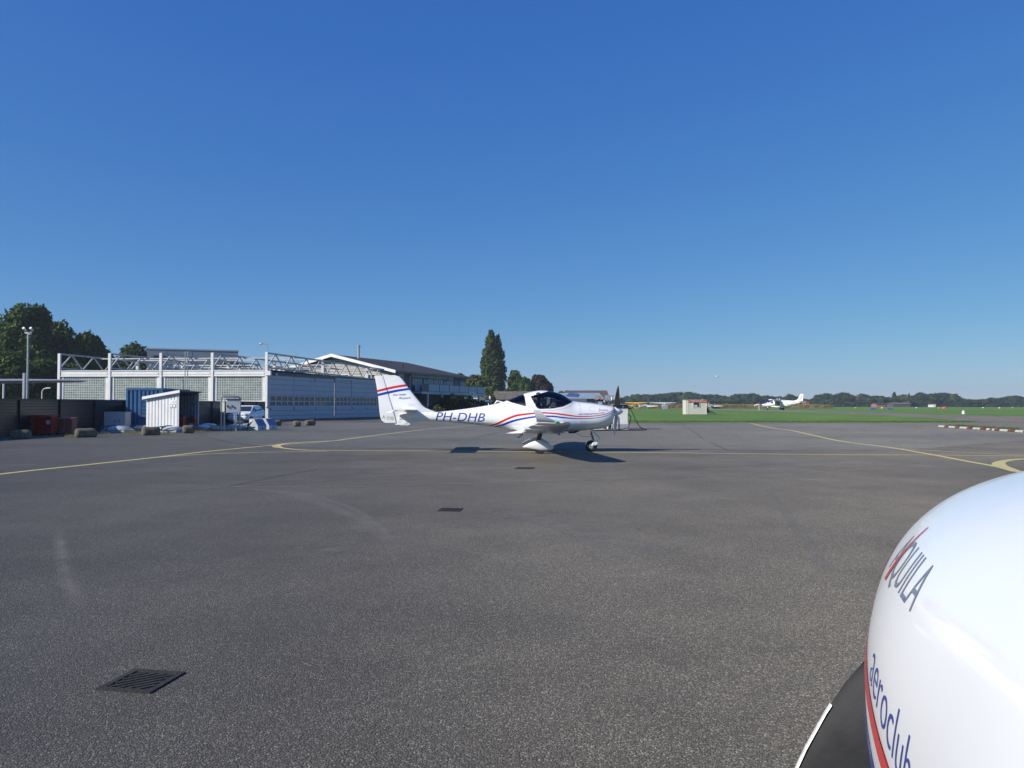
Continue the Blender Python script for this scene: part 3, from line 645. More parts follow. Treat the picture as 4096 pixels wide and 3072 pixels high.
# ------------------------------------------------------------ materials of the buildings
def planks(name,c1,c2,period,rough,axis=2,bump=.5,noise=.3,ns=3):
    m=bpy.data.materials.new(name); m.use_nodes=True; t=m.node_tree; b=t.nodes['Principled BSDF']; L=t.links.new
    tc=N(t,'ShaderNodeTexCoord'); sx=N(t,'ShaderNodeSeparateXYZ'); L(tc.outputs['Object'],sx.inputs[0])
    f=mathn(t,'FRACT',mathn(t,'DIVIDE',sx.outputs[axis],period)); g_=ramp(t,f,[(0,.25),(.07,1),(.93,1),(1,.25)])
    n=N(t,'ShaderNodeTexNoise',Scale=ns,Detail=5,Roughness=.6); L(tc.outputs['Object'],n.inputs['Vector'])
    c=ramp(t,n.outputs[0],[(.3,c1),(.7,c2)]); L(mixc(t,1.,c,g_,'MULTIPLY'),b.inputs['Base Color']); b.inputs['Roughness'].default_value=rough
    bp=N(t,'ShaderNodeBump'); bp.inputs['Strength'].default_value=bump; bp.inputs['Distance'].default_value=.03; L(g_,bp.inputs['Height']); L(bp.outputs[0],b.inputs['Normal']); return m
def brickm(name,c1,c2,mortar,bw,bh,ms,rough=.8,off=.5,rot=None,bump=.4,spec=.5,mrough=None):
    m=bpy.data.materials.new(name); m.use_nodes=True; t=m.node_tree; b=t.nodes['Principled BSDF']; L=t.links.new
    tc=N(t,'ShaderNodeTexCoord'); mp=N(t,'ShaderNodeMapping'); L(tc.outputs['Object'],mp.inputs[0]); mp.inputs['Rotation'].default_value=(math.pi/2,0,0) if rot is None else rot
    k=N(t,'ShaderNodeTexBrick'); k.offset=off; k.inputs['Color1'].default_value=(*c1,1); k.inputs['Color2'].default_value=(*c2,1); k.inputs['Mortar'].default_value=(*mortar,1)
    k.inputs['Scale'].default_value=1; k.inputs['Brick Width'].default_value=bw; k.inputs['Row Height'].default_value=bh; k.inputs['Mortar Size'].default_value=ms; k.inputs['Mortar Smooth'].default_value=.1
    L(mp.outputs[0],k.inputs['Vector']); n=N(t,'ShaderNodeTexNoise',Scale=2.5,Detail=6); L(tc.outputs['Object'],n.inputs['Vector'])
    r=ramp(t,n.outputs[0],[(.3,.8),(.7,1.15)]); L(mixc(t,1.,k.outputs['Color'],r,'MULTIPLY'),b.inputs['Base Color']); b.inputs['Roughness'].default_value=rough; b.inputs['Specular IOR Level'].default_value=spec
    bp=N(t,'ShaderNodeBump'); bp.inputs['Strength'].default_value=bump; bp.inputs['Distance'].default_value=.02; bp.invert=True; L(k.outputs['Fac'],bp.inputs['Height']); L(bp.outputs[0],b.inputs['Normal'])
    if mrough is not None:
        rr=ramp(t,k.outputs['Fac'],[(0,rough),(1,mrough)]); L(rr,b.inputs['Roughness'])
    return m
M_WPAINT=mat('white_painted_steel',(.72,.72,.70),.5,var=.06,scale=1.5,bump=.05,bscale=10); M_WSTAIN=mat('stained_white_paint',(.60,.60,.57),.6,col2=(.76,.76,.74),scale=1.2,detail=8)
M_BLOCK=brickm('glass_blocks',(.13,.17,.155),(.20,.25,.23),(.42,.45,.43),.205,.205,.022,.12,0,bump=.7,spec=.8,mrough=.7)
M_DOORB=planks('pale_blue_door_panels',(.40,.44,.50),(.48,.52,.57),.45,.45,2,.12); M_DOORF=mat('door_frame_paint',(.42,.46,.51),.45,var=.05)
M_TRUSS=mat('pale_steel_truss',(.50,.50,.48),.55,.1,var=.2,scale=4); M_ROOFF=mat('roof_felt',(.06,.06,.06),.9,var=.3)
M_DWALL=planks('dark_tarred_boards',(.009,.008,.013),(.017,.013,.018),.13,.3,2,.8,ns=1.5)
M_CLAD=mat('grey_blue_cladding',(.14,.18,.25),.5,.1,var=.06,scale=.5); M_CLADL=mat('pale_grey_cladding',(.24,.29,.36),.5,.1,var=.05,scale=.5)
M_WBRICK=brickm('white_brick',(.52,.50,.47),(.60,.58,.54),(.28,.27,.25),.42,.16,.03,.85,rot=(math.pi/2,0,0))
M_TILE=planks('dark_brown_roof_tiles',(.035,.028,.026),(.055,.045,.042),.35,.75,2,.6,ns=1.2); M_MOSS=mat('mossy_old_roof',(.07,.062,.045),.95,col2=(.17,.155,.12),scale=1.3,detail=9,bump=.4,bscale=8)
M_GWALL=mat('dark_grey_wall',(.11,.13,.16),.8,var=.12); M_PANEL=mat('pale_blue_panel',(.33,.44,.50),.5,var=.12,scale=.8); M_DBROWN=mat('brown_roof_sheet',(.095,.075,.068),.85,var=.12,scale=.8,detail=8)
M_CBLUE=mat('blue_container_paint',(.035,.12,.26),.5,var=.18,scale=2,bump=.05); M_WCORR=mat('white_corrugated_steel',(.74,.75,.75),.45,var=.04,scale=2)
M_REDP=mat('red_plastic',(.33,.02,.015),.5,var=.12); M_BROWNP=mat('rust_red_plastic',(.30,.10,.075),.6,var=.15); M_PAPER=mat('paper_notice',(.45,.48,.48),.6,var=.15)
M_CAB=mat('off_white_cabinet',(.55,.57,.58),.5,var=.1,scale=2,detail=8); M_ROOFG=mat('grey_sheet_roof',(.30,.36,.44),.5,.1,var=.08,scale=.4); M_RPATCH=mat('dark_blue_patch',(.05,.10,.22),.5,var=.15)
M_YPLATE=mat('yellow_plate',(.85,.50,.02),.4,var=.03); M_RUST=mat('rusty_brown_steel',(.13,.07,.045),.8,var=.3,scale=6)
def text_mesh(txt,height,width=None,shear=0,bold=0):
    cu=bpy.data.curves.new('t','FONT'); cu.body=txt; cu.size=1; cu.shear=shear; cu.offset=bold; cu.resolution_u=3
    ob=bpy.data.objects.new('t',cu); COL.objects.link(ob); bpy.context.view_layer.update(); me=ob.to_mesh()
    vs=[v.co.copy() for v in me.vertices]; fs=[tuple(p.vertices) for p in me.polygons]; ob.to_mesh_clear(); bpy.data.objects.remove(ob); bpy.data.curves.remove(cu)
    x0=min(v.x for v in vs); x1=max(v.x for v in vs); sy=height/.73; sx=sy if width is None else width/(x1-x0)
    return [((v.x-x0)*sx,v.y*sy) for v in vs],fs
def text_on(txt,o,u,v,height,m,name,par=None,width=None,**k):
    """flat lettering lying on a plane: origin o, right vector u, up vector v"""
    pts,fs=text_mesh(txt,height,width,**k); o=Vector(o);u=Vector(u);v=Vector(v); b=MB(); b.add([o+u*a+v*c for a,c in pts],fs); return b.build(name,m,par,fix=False)
# ------------------------------------------------------------ dark boundary wall, running away along the left edge of the apron
def wx(Y): return -21.75+(Y-33)*.031
b=MB(); pts=[(24,),(65.2,)]
b.loft([[(wx(Y)-.12,Y,0),(wx(Y)+.0,Y,0),(wx(Y)+.0,Y,1.62),(wx(Y)-.12,Y,1.62)] for Y in (24,65.2)])
wall=empty('boundary_wall',(0,0,0),label='long dark tarred wall running back along the left edge of the tarmac',cat='wall')
b.build('wall_boards',M_DWALL,wall)
b=MB(); b.loft([[(wx(Y)-.16,Y,1.622),(wx(Y)+.04,Y,1.622),(wx(Y)+.04,Y,1.66),(wx(Y)-.16,Y,1.66)] for Y in (24,65.2)]); b.build('coping',M_RUST,wall)
Y=25.5
while Y<65: b=MB(); b.bb(wx(Y)+.002,wx(Y)+.07,Y-.07,Y+.07,0,1.60); b.build('post',M_DWALL,wall); Y+=2.9
# ------------------------------------------------------------ hangar
C0=Vector((XS(1069,65.8),65.8,0)); C1=Vector((XS(238,67.2),67.2,0)); WD=(C1-C0); WL=WD.length; WD.normalize(); WN=Vector((-WD.y,WD.x,0))   # toward camera?
if WN.y>0: WN=-WN
han=empty('hangar',C0,label='low white hangar with glass block front, blue sliding doors and open roof trusses',cat='hangar')
def hl(p): return (p[0]-C0.x,p[1]-C0.y,p[2])
posts=[]
for px in (1067,850,644,439.5,238):
    # intersect pixel column with wall line
    k=(px-2048)/F; t=(k*C0.y-C0.x)/(WD.x-k*WD.y); posts.append(C0+WD*t)
Zb0,Zb1,Zg0,Zg1=3.86,4.34,1.74,3.80
DV=Vector((5.85,18.2,0)); DVL=DV.length
def obox(b,a,c,off0,off1,z0,z1,n=WN):
    a=Vector(a);c=Vector(c); vs=[]
    for p in(a,c):
        for o_ in(off0,off1):
            for z in(z0,z1): q=p+n*o_; vs.append(hl((q.x,q.y,z)))
    b.add(vs,[(0,1,3,2),(4,6,7,5),(0,4,5,1),(2,3,7,6),(0,2,6,4),(1,5,7,3)])
b=MB(); obox(b,C0-WD*.0,C1,-.4,-.02,0,4.30); b.build('front_wall',M_WSTAIN,han)
for i in range(4):
    a,c=posts[i],posts[i+1]; d=(c-a).normalized(); a2=a+d*.16; c2=c-d*.16
    b=MB(); obox(b,a2,c2,-.02,.10,Zb0,Zb1); obox(b,a2+d*.05,c2-d*.05,.10,.13,Zb0+.12,Zb0+.30); obox(b,a2,c2,.10,.15,Zb1-.05,Zb1+.02); obox(b,a2,c2,.10,.15,Zb0-.03,Zb0+.03)
    b.build('fascia_beam',M_WPAINT,han)
    fr=MB(); obox(fr,a2,c2,-.02,.05,Zg1,Zg1+.05); obox(fr,a2,c2,-.02,.05,Zg0-.08,Zg0); obox(fr,a2,a2+d*.22,-.02,.05,Zg0,Zg1); obox(fr,c2-d*.22,c2,-.02,.05,Zg0,Zg1)
    f_=fr.build('block_frame',M_WSTAIN,han)
    p0=a2+d*.22; p1=c2-d*.22; gl=MB(); L_=(p1-p0).length; hz=(Zg1-Zg0)
    gl.add([(0,0,0),(L_,0,0),(L_,0,hz),(0,0,hz)],[(0,1,2,3)])
    q=gl.build('glass_block_panel',M_BLOCK,f_,fix=False); o_=p1+WN*.02; q.location=hl((o_.x,o_.y,Zg0)); dd=p0-p1; q.rotation_euler=(0,0,math.atan2(dd.y,dd.x))
for i,p in enumerate(posts):
    b=MB(); q=p; d=WD
    obox(b,q-d*.11,q+d*.11,-.02,.16,1.2,Zb1+1.50 if i else 5.88); b.build('front_post',M_WPAINT if i!=2 else M_WSTAIN,han)
# roof
far0=C0+DV*1.0; e1=C0+DV*1.32; e2=C1+DV*1.32
b=MB(); b.loft([[hl((*(C0+WN*0-DV*0)[:2],4.30)),hl((*C1[:2],4.30)),hl((*C1[:2],4.40)),hl((*C0[:2],4.40))],[hl((e1.x,e1.y,3.95)),hl((e2.x,e2.y,3.95)),hl((e2.x,e2.y,4.05)),hl((e1.x,e1.y,4.05))]]); b.build('roof',M_ROOFF,han)
b=MB(); b.loft([[hl((C1.x,C1.y,0)),hl((C1.x+.2,C1.y,0)),hl((C1.x+.2,C1.y,4.3)),hl((C1.x,C1.y,4.3))],[hl((e2.x,e2.y,0)),hl((e2.x+.2,e2.y,0)),hl((e2.x+.2,e2.y,4)),hl((e2.x,e2.y,4))]]); b.build('side_wall',M_WSTAIN,han)
# door wall along DV
DN=Vector((DV.y,-DV.x,0)).normalized()
def tpx(px): k=(px-2048)/F; return (k*C0.y-C0.x)/(DV.x-k*DV.y)
edges_px=[1075,1172,1258,1336,1404,1464,1519,1567,1608]
tops=lambda t:3.93
def dq(b,t0,t1,z0,z1,o0,o1):
    a=C0+DV*t0;c=C0+DV*t1; obox(b,a,c,o0,o1,z0,z1,DN)
b=MB(); dq(b,tpx(1071),1.32,0,.10,-.3,-.05); dq(b,tpx(1071),1.32,3.93,4.18,-.3,.12); b.build('door_head',M_DARKG,han)
b=MB(); dq(b,tpx(1336),1.32,3.90,4.02,.12,.16); b.build('door_head_trim',M_WSTAIN,han)
for i in range(8):
    t0,t1=tpx(edges_px[i]),tpx(edges_px[i+1]); g_=.004; t0+=g_/2; t1-=g_/2; off=.0 if i%2 else .03
    if i==3: t0+=.008
    b=MB(); zr=[(0.12,1.32),(1.62,1.68+.10),(2.19,3.92)]; zr=[(0.12,1.34),(1.66,1.76),(2.13,3.92)]
    for z0,z1 in zr: dq(b,t0,t1,z0,z1,-.05+off,.02+off)
    n=4
    for k in range(n+1):
        tt=t0+(t1-t0)*k/n; hw=.0045 if 0<k<n else .006; a0=max(t0,tt-hw); a1=min(t1,tt+hw); dq(b,a0,a1,1.34,1.66,-.05+off,.02+off); dq(b,a0,a1,1.76,2.13,-.05+off,.02+off)
    door=b.build('sliding_door',M_DOORB,han)
    for k in range(n):
        for z0,z1 in((1.34,1.66),(1.76,2.13)):
            b=MB(); dq(b,t0+(t1-t0)*k/n+.004,t0+(t1-t0)*(k+1)/n-.004,z0,z1,-.04+off,-.02+off); b.build('window_pane',M_GLASSW,door)
    b=MB(); dq(b,t0+.006,t0+.009,.95,1.15,.02+off,.05+off); b.build('door_handle',M_BLACKM,door)
b=MB(); dq(b,tpx(1069),tpx(1075),0,4.2,-.3,.10); b.build('corner_column',M_DOORF,han)
b=MB(); obox(b,C0-WD*.35,C0+WD*.1,-.1,.22,3.90,4.28); b.build('beam_end',M_WPAINT,han)
# trusses: front post, then a zigzag running back
def truss(p,post):
    b=MB(); zt0,zt1=5.80,5.38; zb0,zb1=4.56,4.17; n=6 if False else 6
    A=lambda t,z0,z1:Vector(hl(((p+DV*t).x,(p+DV*t).y,z0+(z1-z0)*t)))
    T=1.12
    b.bar(A(0,zt0,zt1),A(T,zt0,zt1),.13,.13); b.bar(A(0,zb0,zb1),A(T,zb0,zb1),.13,.13)
    N_=9
    for k in range(N_):
        t0=k/N_*T; tm=(k+.5)/N_*T; t1=(k+1)/N_*T
        b.tube([A(t0,zb0,zb1),A(tm,zt0,zt1)],.06,6); b.tube([A(tm,zt0,zt1),A(t1,zb0,zb1)],.06,6)
    return b.build('roof_truss',M_TRUSS,han,smooth=30)
for p in posts: truss(p,0)
for t in(.46,.92):
    for i,p in enumerate(posts):
        q=p+DV*t; b=MB(); c=hl((q.x,q.y,0)); b.bb(c[0]-.12,c[0]+.12,c[1]-.12,c[1]+.12,4.1,5.8-.42*t); b.build('roof_post',M_WPAINT,han)
for t,z in((.22,5.62),(.46,5.72),(.70,5.45),(.92,5.42),(1.08,5.38)):
    a=C0+DV*t; c=C1+DV*t; b=MB(); b.bar(hl((a.x,a.y,z)),hl((c.x,c.y,z)),.10,.10); b.build('cross_bar',M_TRUSS,han)
b=MB(); a=C0+WN*.05; b.tube([hl((a.x,a.y,5.85)),hl((a.x,a.y,6.58))],.03,6); b.tube([hl((a.x,a.y,6.55)),hl((a.x-.5,a.y,6.60))],[.03,.05],6); b.sph(hl((a.x-.55,a.y,6.60)),(.14,.06,.09),8,6); b.build('wind_vane',M_STEEL,han)
b=MB(); q=C0+DV*.05+DN*.25; b.tube([hl((q.x,q.y,4.05)),hl((q.x+.1,q.y-.3,3.95))],.09,8); b.build('floodlight',M_WSTAIN,han)
# ------------------------------------------------------------ clutter along the wall
def boulder(pxa,pxb,py0,py1,depth,label,seed):
    rnd=random.Random(seed); base=G((pxa+pxb)/2,py1-2); Y=base.y+depth/2; w_=(pxb-pxa)/F*Y; h_=ZS(py0,Y); h_=max(h_,.3); depth=.48; w_=max(.42,(w_-depth*.5)/.87)
    b=MB(); b.bb(-w_/2,w_/2,-depth/2,depth/2,-.02,h_)
    o=b.build('concrete_block',M_CONC,loc=(XS((pxa+pxb)/2,Y),Y,0))
    bm=bmesh.new(); bm.from_mesh(o.data); bmesh.ops.bevel(bm,geom=bm.edges[:],offset=min(h_,w_,depth)*.38,segments=4,affect='EDGES',profile=.5)
    bmesh.ops.subdivide_edges(bm,edges=[e for e in bm.edges if e.calc_length()>.12],cuts=3,use_grid_fill=True)
    from mathutils import noise
    for v in bm.verts:
        n=noise.noise_vector(v.co*3+Vector((seed*3.1,0,0))); v.co+=n*.035; v.co.z=max(v.co.z,-.03)
    bm.to_mesh(o.data); bm.free(); o.data.polygons.foreach_set('use_smooth',[True]*len(o.data.polygons)); o.rotation_euler=(0,0,R(31)+rnd.uniform(-.05,.05))
    return tag(o,label,'concrete block','rounded concrete blocks edging the tarmac')
BL=[(45,130,1720,1759,.6,'rounded block with ochre stained face in front of the lamp post'),(300,392,1713,1753,.6,'long mossy block in front of the two rusty bins and cabinet'),
(565,645,1707,1744,.6,'dark block in front of the blue container and shed corner'),(727,787,1701,1736,.6,'block in front of the open doorway of the white shed'),
(933,984,1684,1706,.55,'block hidden behind the cabinet posts at the car bumper'),(1086,1131,1681,1706,.55,'pale block just right of the two sloping bins'),
(1168,1208,1683,1709,.5,'small round block standing alone before the blue hangar doors'),(1217,1267,1679,1705,.55,'rightmost block before the blue hangar doors')]
for i,a in enumerate(BL): boulder(*a[:6],seed=i+1)
M_DOME=mat('grey_acrylic_dome',(.38,.42,.44),.25,var=.12,scale=4,coat=.4); M_STRAP=mat('dark_strap',(.05,.05,.055),.7,var=.2)
def dome(pxa,pxb,py0,py1,label,dY=0):
    b0=G((pxa+pxb)/2,py1-1); Y=b0.y+.55+dY; w_=(pxb-pxa)/F*Y; top=max(ZS(py0,Y),.22)
    r=empty('skylight_dome',(XS((pxa+pxb)/2,Y),Y,0),label=label,cat='skylight',group='grey dome lids lying along the edge of the tarmac')
    b=MB(); b.bb(-w_/2+.06,w_/2-.06,-.55,.55,0,.13); b.build('curb',M_CONCL,r,bevel=.02)
    b=MB(); rings=[]
    for k,(q,zz) in enumerate([(1,.13),(1,.17),(.93,.2),(.75,.62),(.5,.86),(.22,.98),(.02,1.0)]):
        z=zz if k<3 else .17+(top-.17)*zz
        rings.append([((w_/2)*q*math.copysign(abs(math.cos(t))**.6,math.cos(t)),.6*q*math.copysign(abs(math.sin(t))**.6,math.sin(t)),z) for t in [2*math.pi*i/28 for i in range(28)]])
    b.loft(rings); d_=b.build('dome',M_DOME,r,smooth=50)
    for x in(-.36,-.12):
        b=MB(); pts=[]
        for k in range(9):
            t=-1+2*k/8; xx=(x-.03)*w_; q=math.sqrt(max(0,1-abs(t)**2.2)); q2=1-min(1,abs(2*x))**2*.45
            pts.append((xx+.06*(k-4)*.4,t*.62,.15+(top-.13)*q*q2))
        b.tube(pts,.028,6); b.build('strap',M_STRAP,r,smooth=True)
    return r
dome(422,525,1702,1733,'dome lid in front of the off white cabinet')
dome(534,613,1700,1726,'dome lid against the foot of the blue container')
dome(644,731,1704,1732,'dome lid at the near corner of the white shed')
dome(773,835,1700,1722,'dome lid lying right of the shed doorway block')
dome(800,861,1693,1714,'shaded dome lid beside the dark wall right of the shed',.6)
dome(904,977,1697,1718,'shaded dome lid below the parked car number plate',.4)
dome(975,1012,1694,1710,'small dome lid behind the near sloping bin',.9)
# kerb strip
a=G(845,1719); c=G(1010,1714); b=MB(); b.bar((a.x,a.y,.07),(c.x,c.y,.07),.2,.14); tag(b.build('kerb',M_CONCL,bevel=.02),kind='structure')
# bins
def wheelie(x,y,w_,d,h_,m,label,rz=0,notice=False,group='refuse bins by the dark wall'):
    r=empty('refuse_bin',(x,y,0),rz,label=label,cat='bin',group=group)
    b=MB(); b.loft([[(-w_/2*k,-d/2*k,z),(w_/2*k,-d/2*k,z),(w_/2*k,d/2*k,z),(-w_/2*k,d/2*k,z)] for k,z in((.78,.08),(.95,h_*.86),(1,h_*.88),(1,h_*.92))]); b.build('bin_body',m,r,bevel=.02)
    b=MB(); b.loft([[(-w_/2*k,-d/2*k-.02,z),(w_/2*k,-d/2*k-.02,z),(w_/2*k,d/2*k,z+.03),(-w_/2*k,d/2*k,z+.03)] for k,z in((1.03,h_*.925),(1.03,h_*.95),(.8,h_*.985))]); b.build('lid',m,r,bevel=.01)
    for sx in(-1,1): b=MB(); b.cyl((sx*w_*.36,d*.38,.1),(sx*w_*.42,d*.38,.1),.1,n=14); b.build('wheel',M_BLACK,r)
    b=MB(); b.tube([(-w_*.3,d/2,h_*.9),(-w_*.3,d/2+.07,h_*.94),(w_*.3,d/2+.07,h_*.94),(w_*.3,d/2,h_*.9)],.012,6); b.build('handle',M_BLACK,r)
    if notice: b=MB(); b.box((.05,-d/2*.94-.006,h_*.66),(w_*.42,.006,h_*.2)); b.build('notice',M_PAPER,r)
    return r
YB=35.3
wheelie(XS(143,YB),YB,.75,.8,.92,M_REDP,'dark red bin in the shade nearest the lamp post',0)
wheelie(XS(171,YB-.1),YB-.1,.42,.6,.90,M_REDP,'narrow red bin with a pale strip, right of the darkest red one',0)
wheelie(XS(205,YB),YB,.40,.6,.91,M_REDP,'red bin with a paper notice on its front',0,True)
wheelie(XS(258,YB+.6),YB+.6,.34,.5,.80,M_BROWNP,'rust coloured bin beside the red bin with the notice',0)
wheelie(XS(288,YB+.7),YB+.7,.33,.5,.80,M_BROWNP,'rightmost rust coloured bin beside the dark wall',0)
# off-white service cabinet
Y=40.9; x0=XS(372,Y);x1=XS(503,Y); r=empty('service_cabinet',((x0+x1)/2,Y,0),label='long low off white cabinet with four doors against the dark wall',cat='cabinet'); w_=x1-x0; h_=ZS(1650,Y)
b=MB(); b.loft([[(-w_/2,0,.08),(w_/2,0,.08),(w_/2,.6,.08),(-w_/2-.28,.75,.08)],[(-w_/2,0,h_),(w_/2,0,h_),(w_/2,.6,h_),(-w_/2-.28,.75,h_)]]); b.build('cabinet_body',M_CAB,r,bevel=.012)
b=MB(); b.loft([[(-w_/2-.03,-.03,z),(w_/2+.03,-.03,z),(w_/2+.03,.64,z),(-w_/2-.33,.8,z)] for z in(h_+.001,h_+.035)]); b.build('cabinet_roof',M_CAB,r)
b=MB(); b.bb(-w_/2+.01,w_/2-.01,.02,.55,0,.08); b.build('plinth',M_DARKG,r)
for k in range(4):
    a=-w_/2+w_*k/4; b=MB(); b.bb(a+.012,a+w_/4-.012,-.014,-.002,.12,h_-.04); dr=b.build('cabinet_door',M_CAB,r)
    hx=a+w_/4*(.75 if k%2==0 else .25); b=MB(); b.bb(hx-.012,hx+.012,-.035,-.014,h_*.48,h_*.63); b.build('handle',M_BLACKM,dr)
# lamp post with two flood lights and signal post
Y=35.7; xx=XS(109,Y); r=empty('lamp_post',(xx,Y,0),label='tall galvanised post carrying two small floodlights, left of the hangar',cat='lamp post'); zt=ZS(1330,Y)
b=MB(); b.tube([(0,0,0),(0,0,zt*.45),(0,0,zt)],[.055,.045,.038],10); b.build('pole',M_STEEL,r,smooth=True)
b=MB(); b.bar((-.17,0,zt),(.17,0,zt),.04,.05); b.bar((-.12,0,zt-.02),(.12,0,zt-.08),.12,.06); b.build('bracket',M_STEEL,r)
for sx in(-.16,.17): b=MB(); b.cyl((sx,.05,zt+.10),(sx,-.12,zt+.20),.05,.06,n=12); b.build('floodlight',M_WSTAIN,r,smooth=30)
b=MB(); b.bar((-.15,.0,0),(-.15,.0,ZS(1492,Y)),.12,.09); b.build('side_post',M_STEEL,r)
Y=34.2; r=empty('standpipe',(XS(126,Y),Y,0),label='dark standpipe with a valve head behind the leftmost concrete block',cat='standpipe')
b=MB(); b.tube([(0,0,0),(0,0,.5)],.035,8); b.build('pipe',M_BLACKM,r); b=MB(); b.bar((-.12,0,.52),(.12,0,.52),.05,.05); b.cyl((0,-.06,.40),(0,.06,.40),.05,n=10); b.build('valve',M_BLACKM,r)
# street lamp and thin post beyond the wall
Y=60; r=empty('street_lamp',(XS(168,Y),Y,0),label='small curved street lamp behind the dark wall before the trees',cat='street lamp'); z=ZS(1553,Y)
b=MB(); b.tube([(0,0,0),(0,0,z-.25),(.12,0,z-.05),(.35,0,z)],[.05,.04,.035,.03],8); b.build('pole',M_WSTAIN,r,smooth=True); b=MB(); b.loft([[(.3,-.06,z-.02),(.3,.06,z-.02),(.3,.05,z+.05),(.3,-.05,z+.05)],[(.65,-.07,z),(.65,.07,z),(.65,.05,z+.06),(.65,-.05,z+.06)]]); b.build('lamp_head',M_WSTAIN,r)
b=MB(); b.tube([(0,0,0),(0,0,ZS(1535,46))],.05,8); tag(b.build('thin_post',M_WSTAIN,loc=(XS(14,46),46,0)),'thin pale post behind the wall at the far left edge','post')
# high wing aircraft behind the wall: its wing reaches into the picture
Y=40.; r=empty('high_wing_aircraft',(XS(333,Y)-6.65,Y,0),math.pi,label='high wing plane parked behind the wall, grey wing reaching in from the left',cat='aircraft'); z=ZS(1525,Y)
def simplefoil(c,th,x,y0,z,n=10):
    xs=[(1-math.cos(math.pi*i/n))/2 for i in range(n+1)]; yt=lambda q:5*th*c*(.2969*math.sqrt(q)-.126*q-.3516*q*q+.2843*q**3-.1036*q**4)
    return [(x,y0+q*c,z+yt(q)+.02*c) for q in xs]+[(x,y0+q*c,z-yt(q)*.7) for q in xs[1:-1][::-1]]
b=MB(); b.loft([simplefoil(.8,.06,-6.65,-.35,z),simplefoil(1.15,.13,-6.3,-.5,z),simplefoil(1.5,.16,-3.4,-.7,z-.02),simplefoil(1.5,.17,0,-.7,z-.04),simplefoil(1.5,.16,3.4,-.7,z-.02),simplefoil(1.15,.13,6.3,-.5,z),simplefoil(.8,.06,6.65,-.35,z)]); b.build('wing',M_GREYM,r,smooth=40)
b=MB(); b.loft([[(.55*k*math.cos(t),y,zc+.6*k*math.sin(t)) for t in [2*math.pi*i/16 for i in range(16)]] for y,k,zc in((-2.6,.3,1.3),(-2.3,.7,1.3),(-1.2,.9,1.45),(0,1,1.6),(1.2,.95,1.6),(2.5,.5,1.55),(5,.18,1.6))]); b.build('fuselage',M_WHITE,r,smooth=50)
b=MB(); b.prism([(4.0,1.6),(4.9,2.7),(5.4,2.7),(5.2,1.5)],'x',-.04,.04); b.build('fin',M_WHITE,r)
for sx in(-1,1): b=MB(); b.bar((sx*.5,-.2,1.1),(sx*1.9,-.1,z-.1),.05,.12); b.build('strut',M_WHITE,r); b=MB(); b.cyl((sx*1.1,0,.2),(sx*1.2,0,.2),.2,n=16); b.build('wheel',M_BLACK,r); b=MB(); b.bar((sx*.4,0,1.0),(sx*1.1,0,.2),.04,.1); b.build('gear_leg',M_WHITE,r)
b=MB(); b.cyl((-.05,-2.0,.17),(.05,-2.0,.17),.17,n=16); b.tube([(0,-2.0,.17),(0,-1.9,1.0)],.03,6); b.build('nose_wheel',M_BLACK,r)
# blue container
Y=42.0; A=Vector((XS(504,Y),Y)); ang=R(5); w_=1.92; hc=ZS(1552,Y)
r=empty('shipping_container',(A.x,A.y,0),ang,label='blue steel container with a louvred grille standing against the dark wall',cat='container'); Ld=4.6
def corr(b,x0,x1,z0,z1,y,n,dep,M=lambda p:p,duty=.5,top=None):
    """trapezoid corrugated sheet facing -y"""
    pts=[]; st=(x1-x0)/n
    for i in range(n):
        a=x0+i*st; pts+=[(a,0),(a+st*.12,dep),(a+st*(.12+.26),dep),(a+st*.5,0),(a+st,0)] if duty==.5 else [(a,0),(a+st*(1-duty)-st*.06,0),(a+st*(1-duty),dep),(a+st-st*.06,dep)]
    pts.append((x1,0)); vs=[]
    for x,d in pts:
        zt=top(x) if top else z1
        vs+= [M((x,y+d,z0)),M((x,y+d,zt))]
    b.add(vs,[(2*i,2*i+2,2*i+3,2*i+1) for i in range(len(pts)-1)])
b=MB(); corr(b,.1,w_-.1,.15,hc-.12,.02,8,.05)
# right side
corr(b,.1,Ld-.1,.15,hc-.12,.02,20,.05,M=lambda p:(w_-p[1],p[0],p[2]))
b.bb(.06,w_-.08,.09,Ld-.09,.12,hc-.1); b.build('container_body',M_CBLUE,r,fix=False)
b=MB()
for x in(0,w_-.1): b.bb(x,x+.1,0,.1,0,hc); b.bb(x,x+.1,Ld-.1,Ld,0,hc)
b.bb(.1,w_-.1,0,.09,0,.15); b.bb(.1,w_-.1,0,.09,hc-.12,hc-.003); b.bb(w_-.09,w_,.1,Ld-.1,hc-.10,hc-.002); b.bb(w_-.09,w_,.1,Ld-.1,0,.15); b.bb(0,.09,.1,Ld-.1,hc-.10,hc-.002)
b.build('corner_frame',M_CBLUE,r)
b=MB(); b.bb(.05,w_-.05,.05,Ld-.05,hc-.09,hc-.02); b.build('container_roof',M_CBLUE,r)
gx0=.85*w_/2; gx0=w_*.385; gx1=w_*.86
v_=MB(); v_.bb(gx0,gx1,-.03,.03,hc*.30,hc*.34); v_.bb(gx0,gx1,-.03,.03,hc*.70,hc*.74); v_.bb(gx0,gx0+.05,-.03,.03,hc*.34,hc*.70); v_.bb(gx1-.05,gx1,-.03,.03,hc*.34,hc*.70); vf=v_.build('louvre_frame',M_CBLUE,r)
b=MB(); b.bb(gx0+.05,gx1-.05,.018,.022,hc*.34,hc*.70); b.build('vent_backing',M_BLACKM,vf)
for k in range(11):
    b=MB(); z=hc*.345+k*(hc*.355/11); b.loft([[(x,-.025,z),(x,.015,z+.045),(x,.015,z+.052),(x,-.025,z+.007)] for x in(gx0+.05,gx1-.05)]); b.build('slat',M_CBLUE,vf)
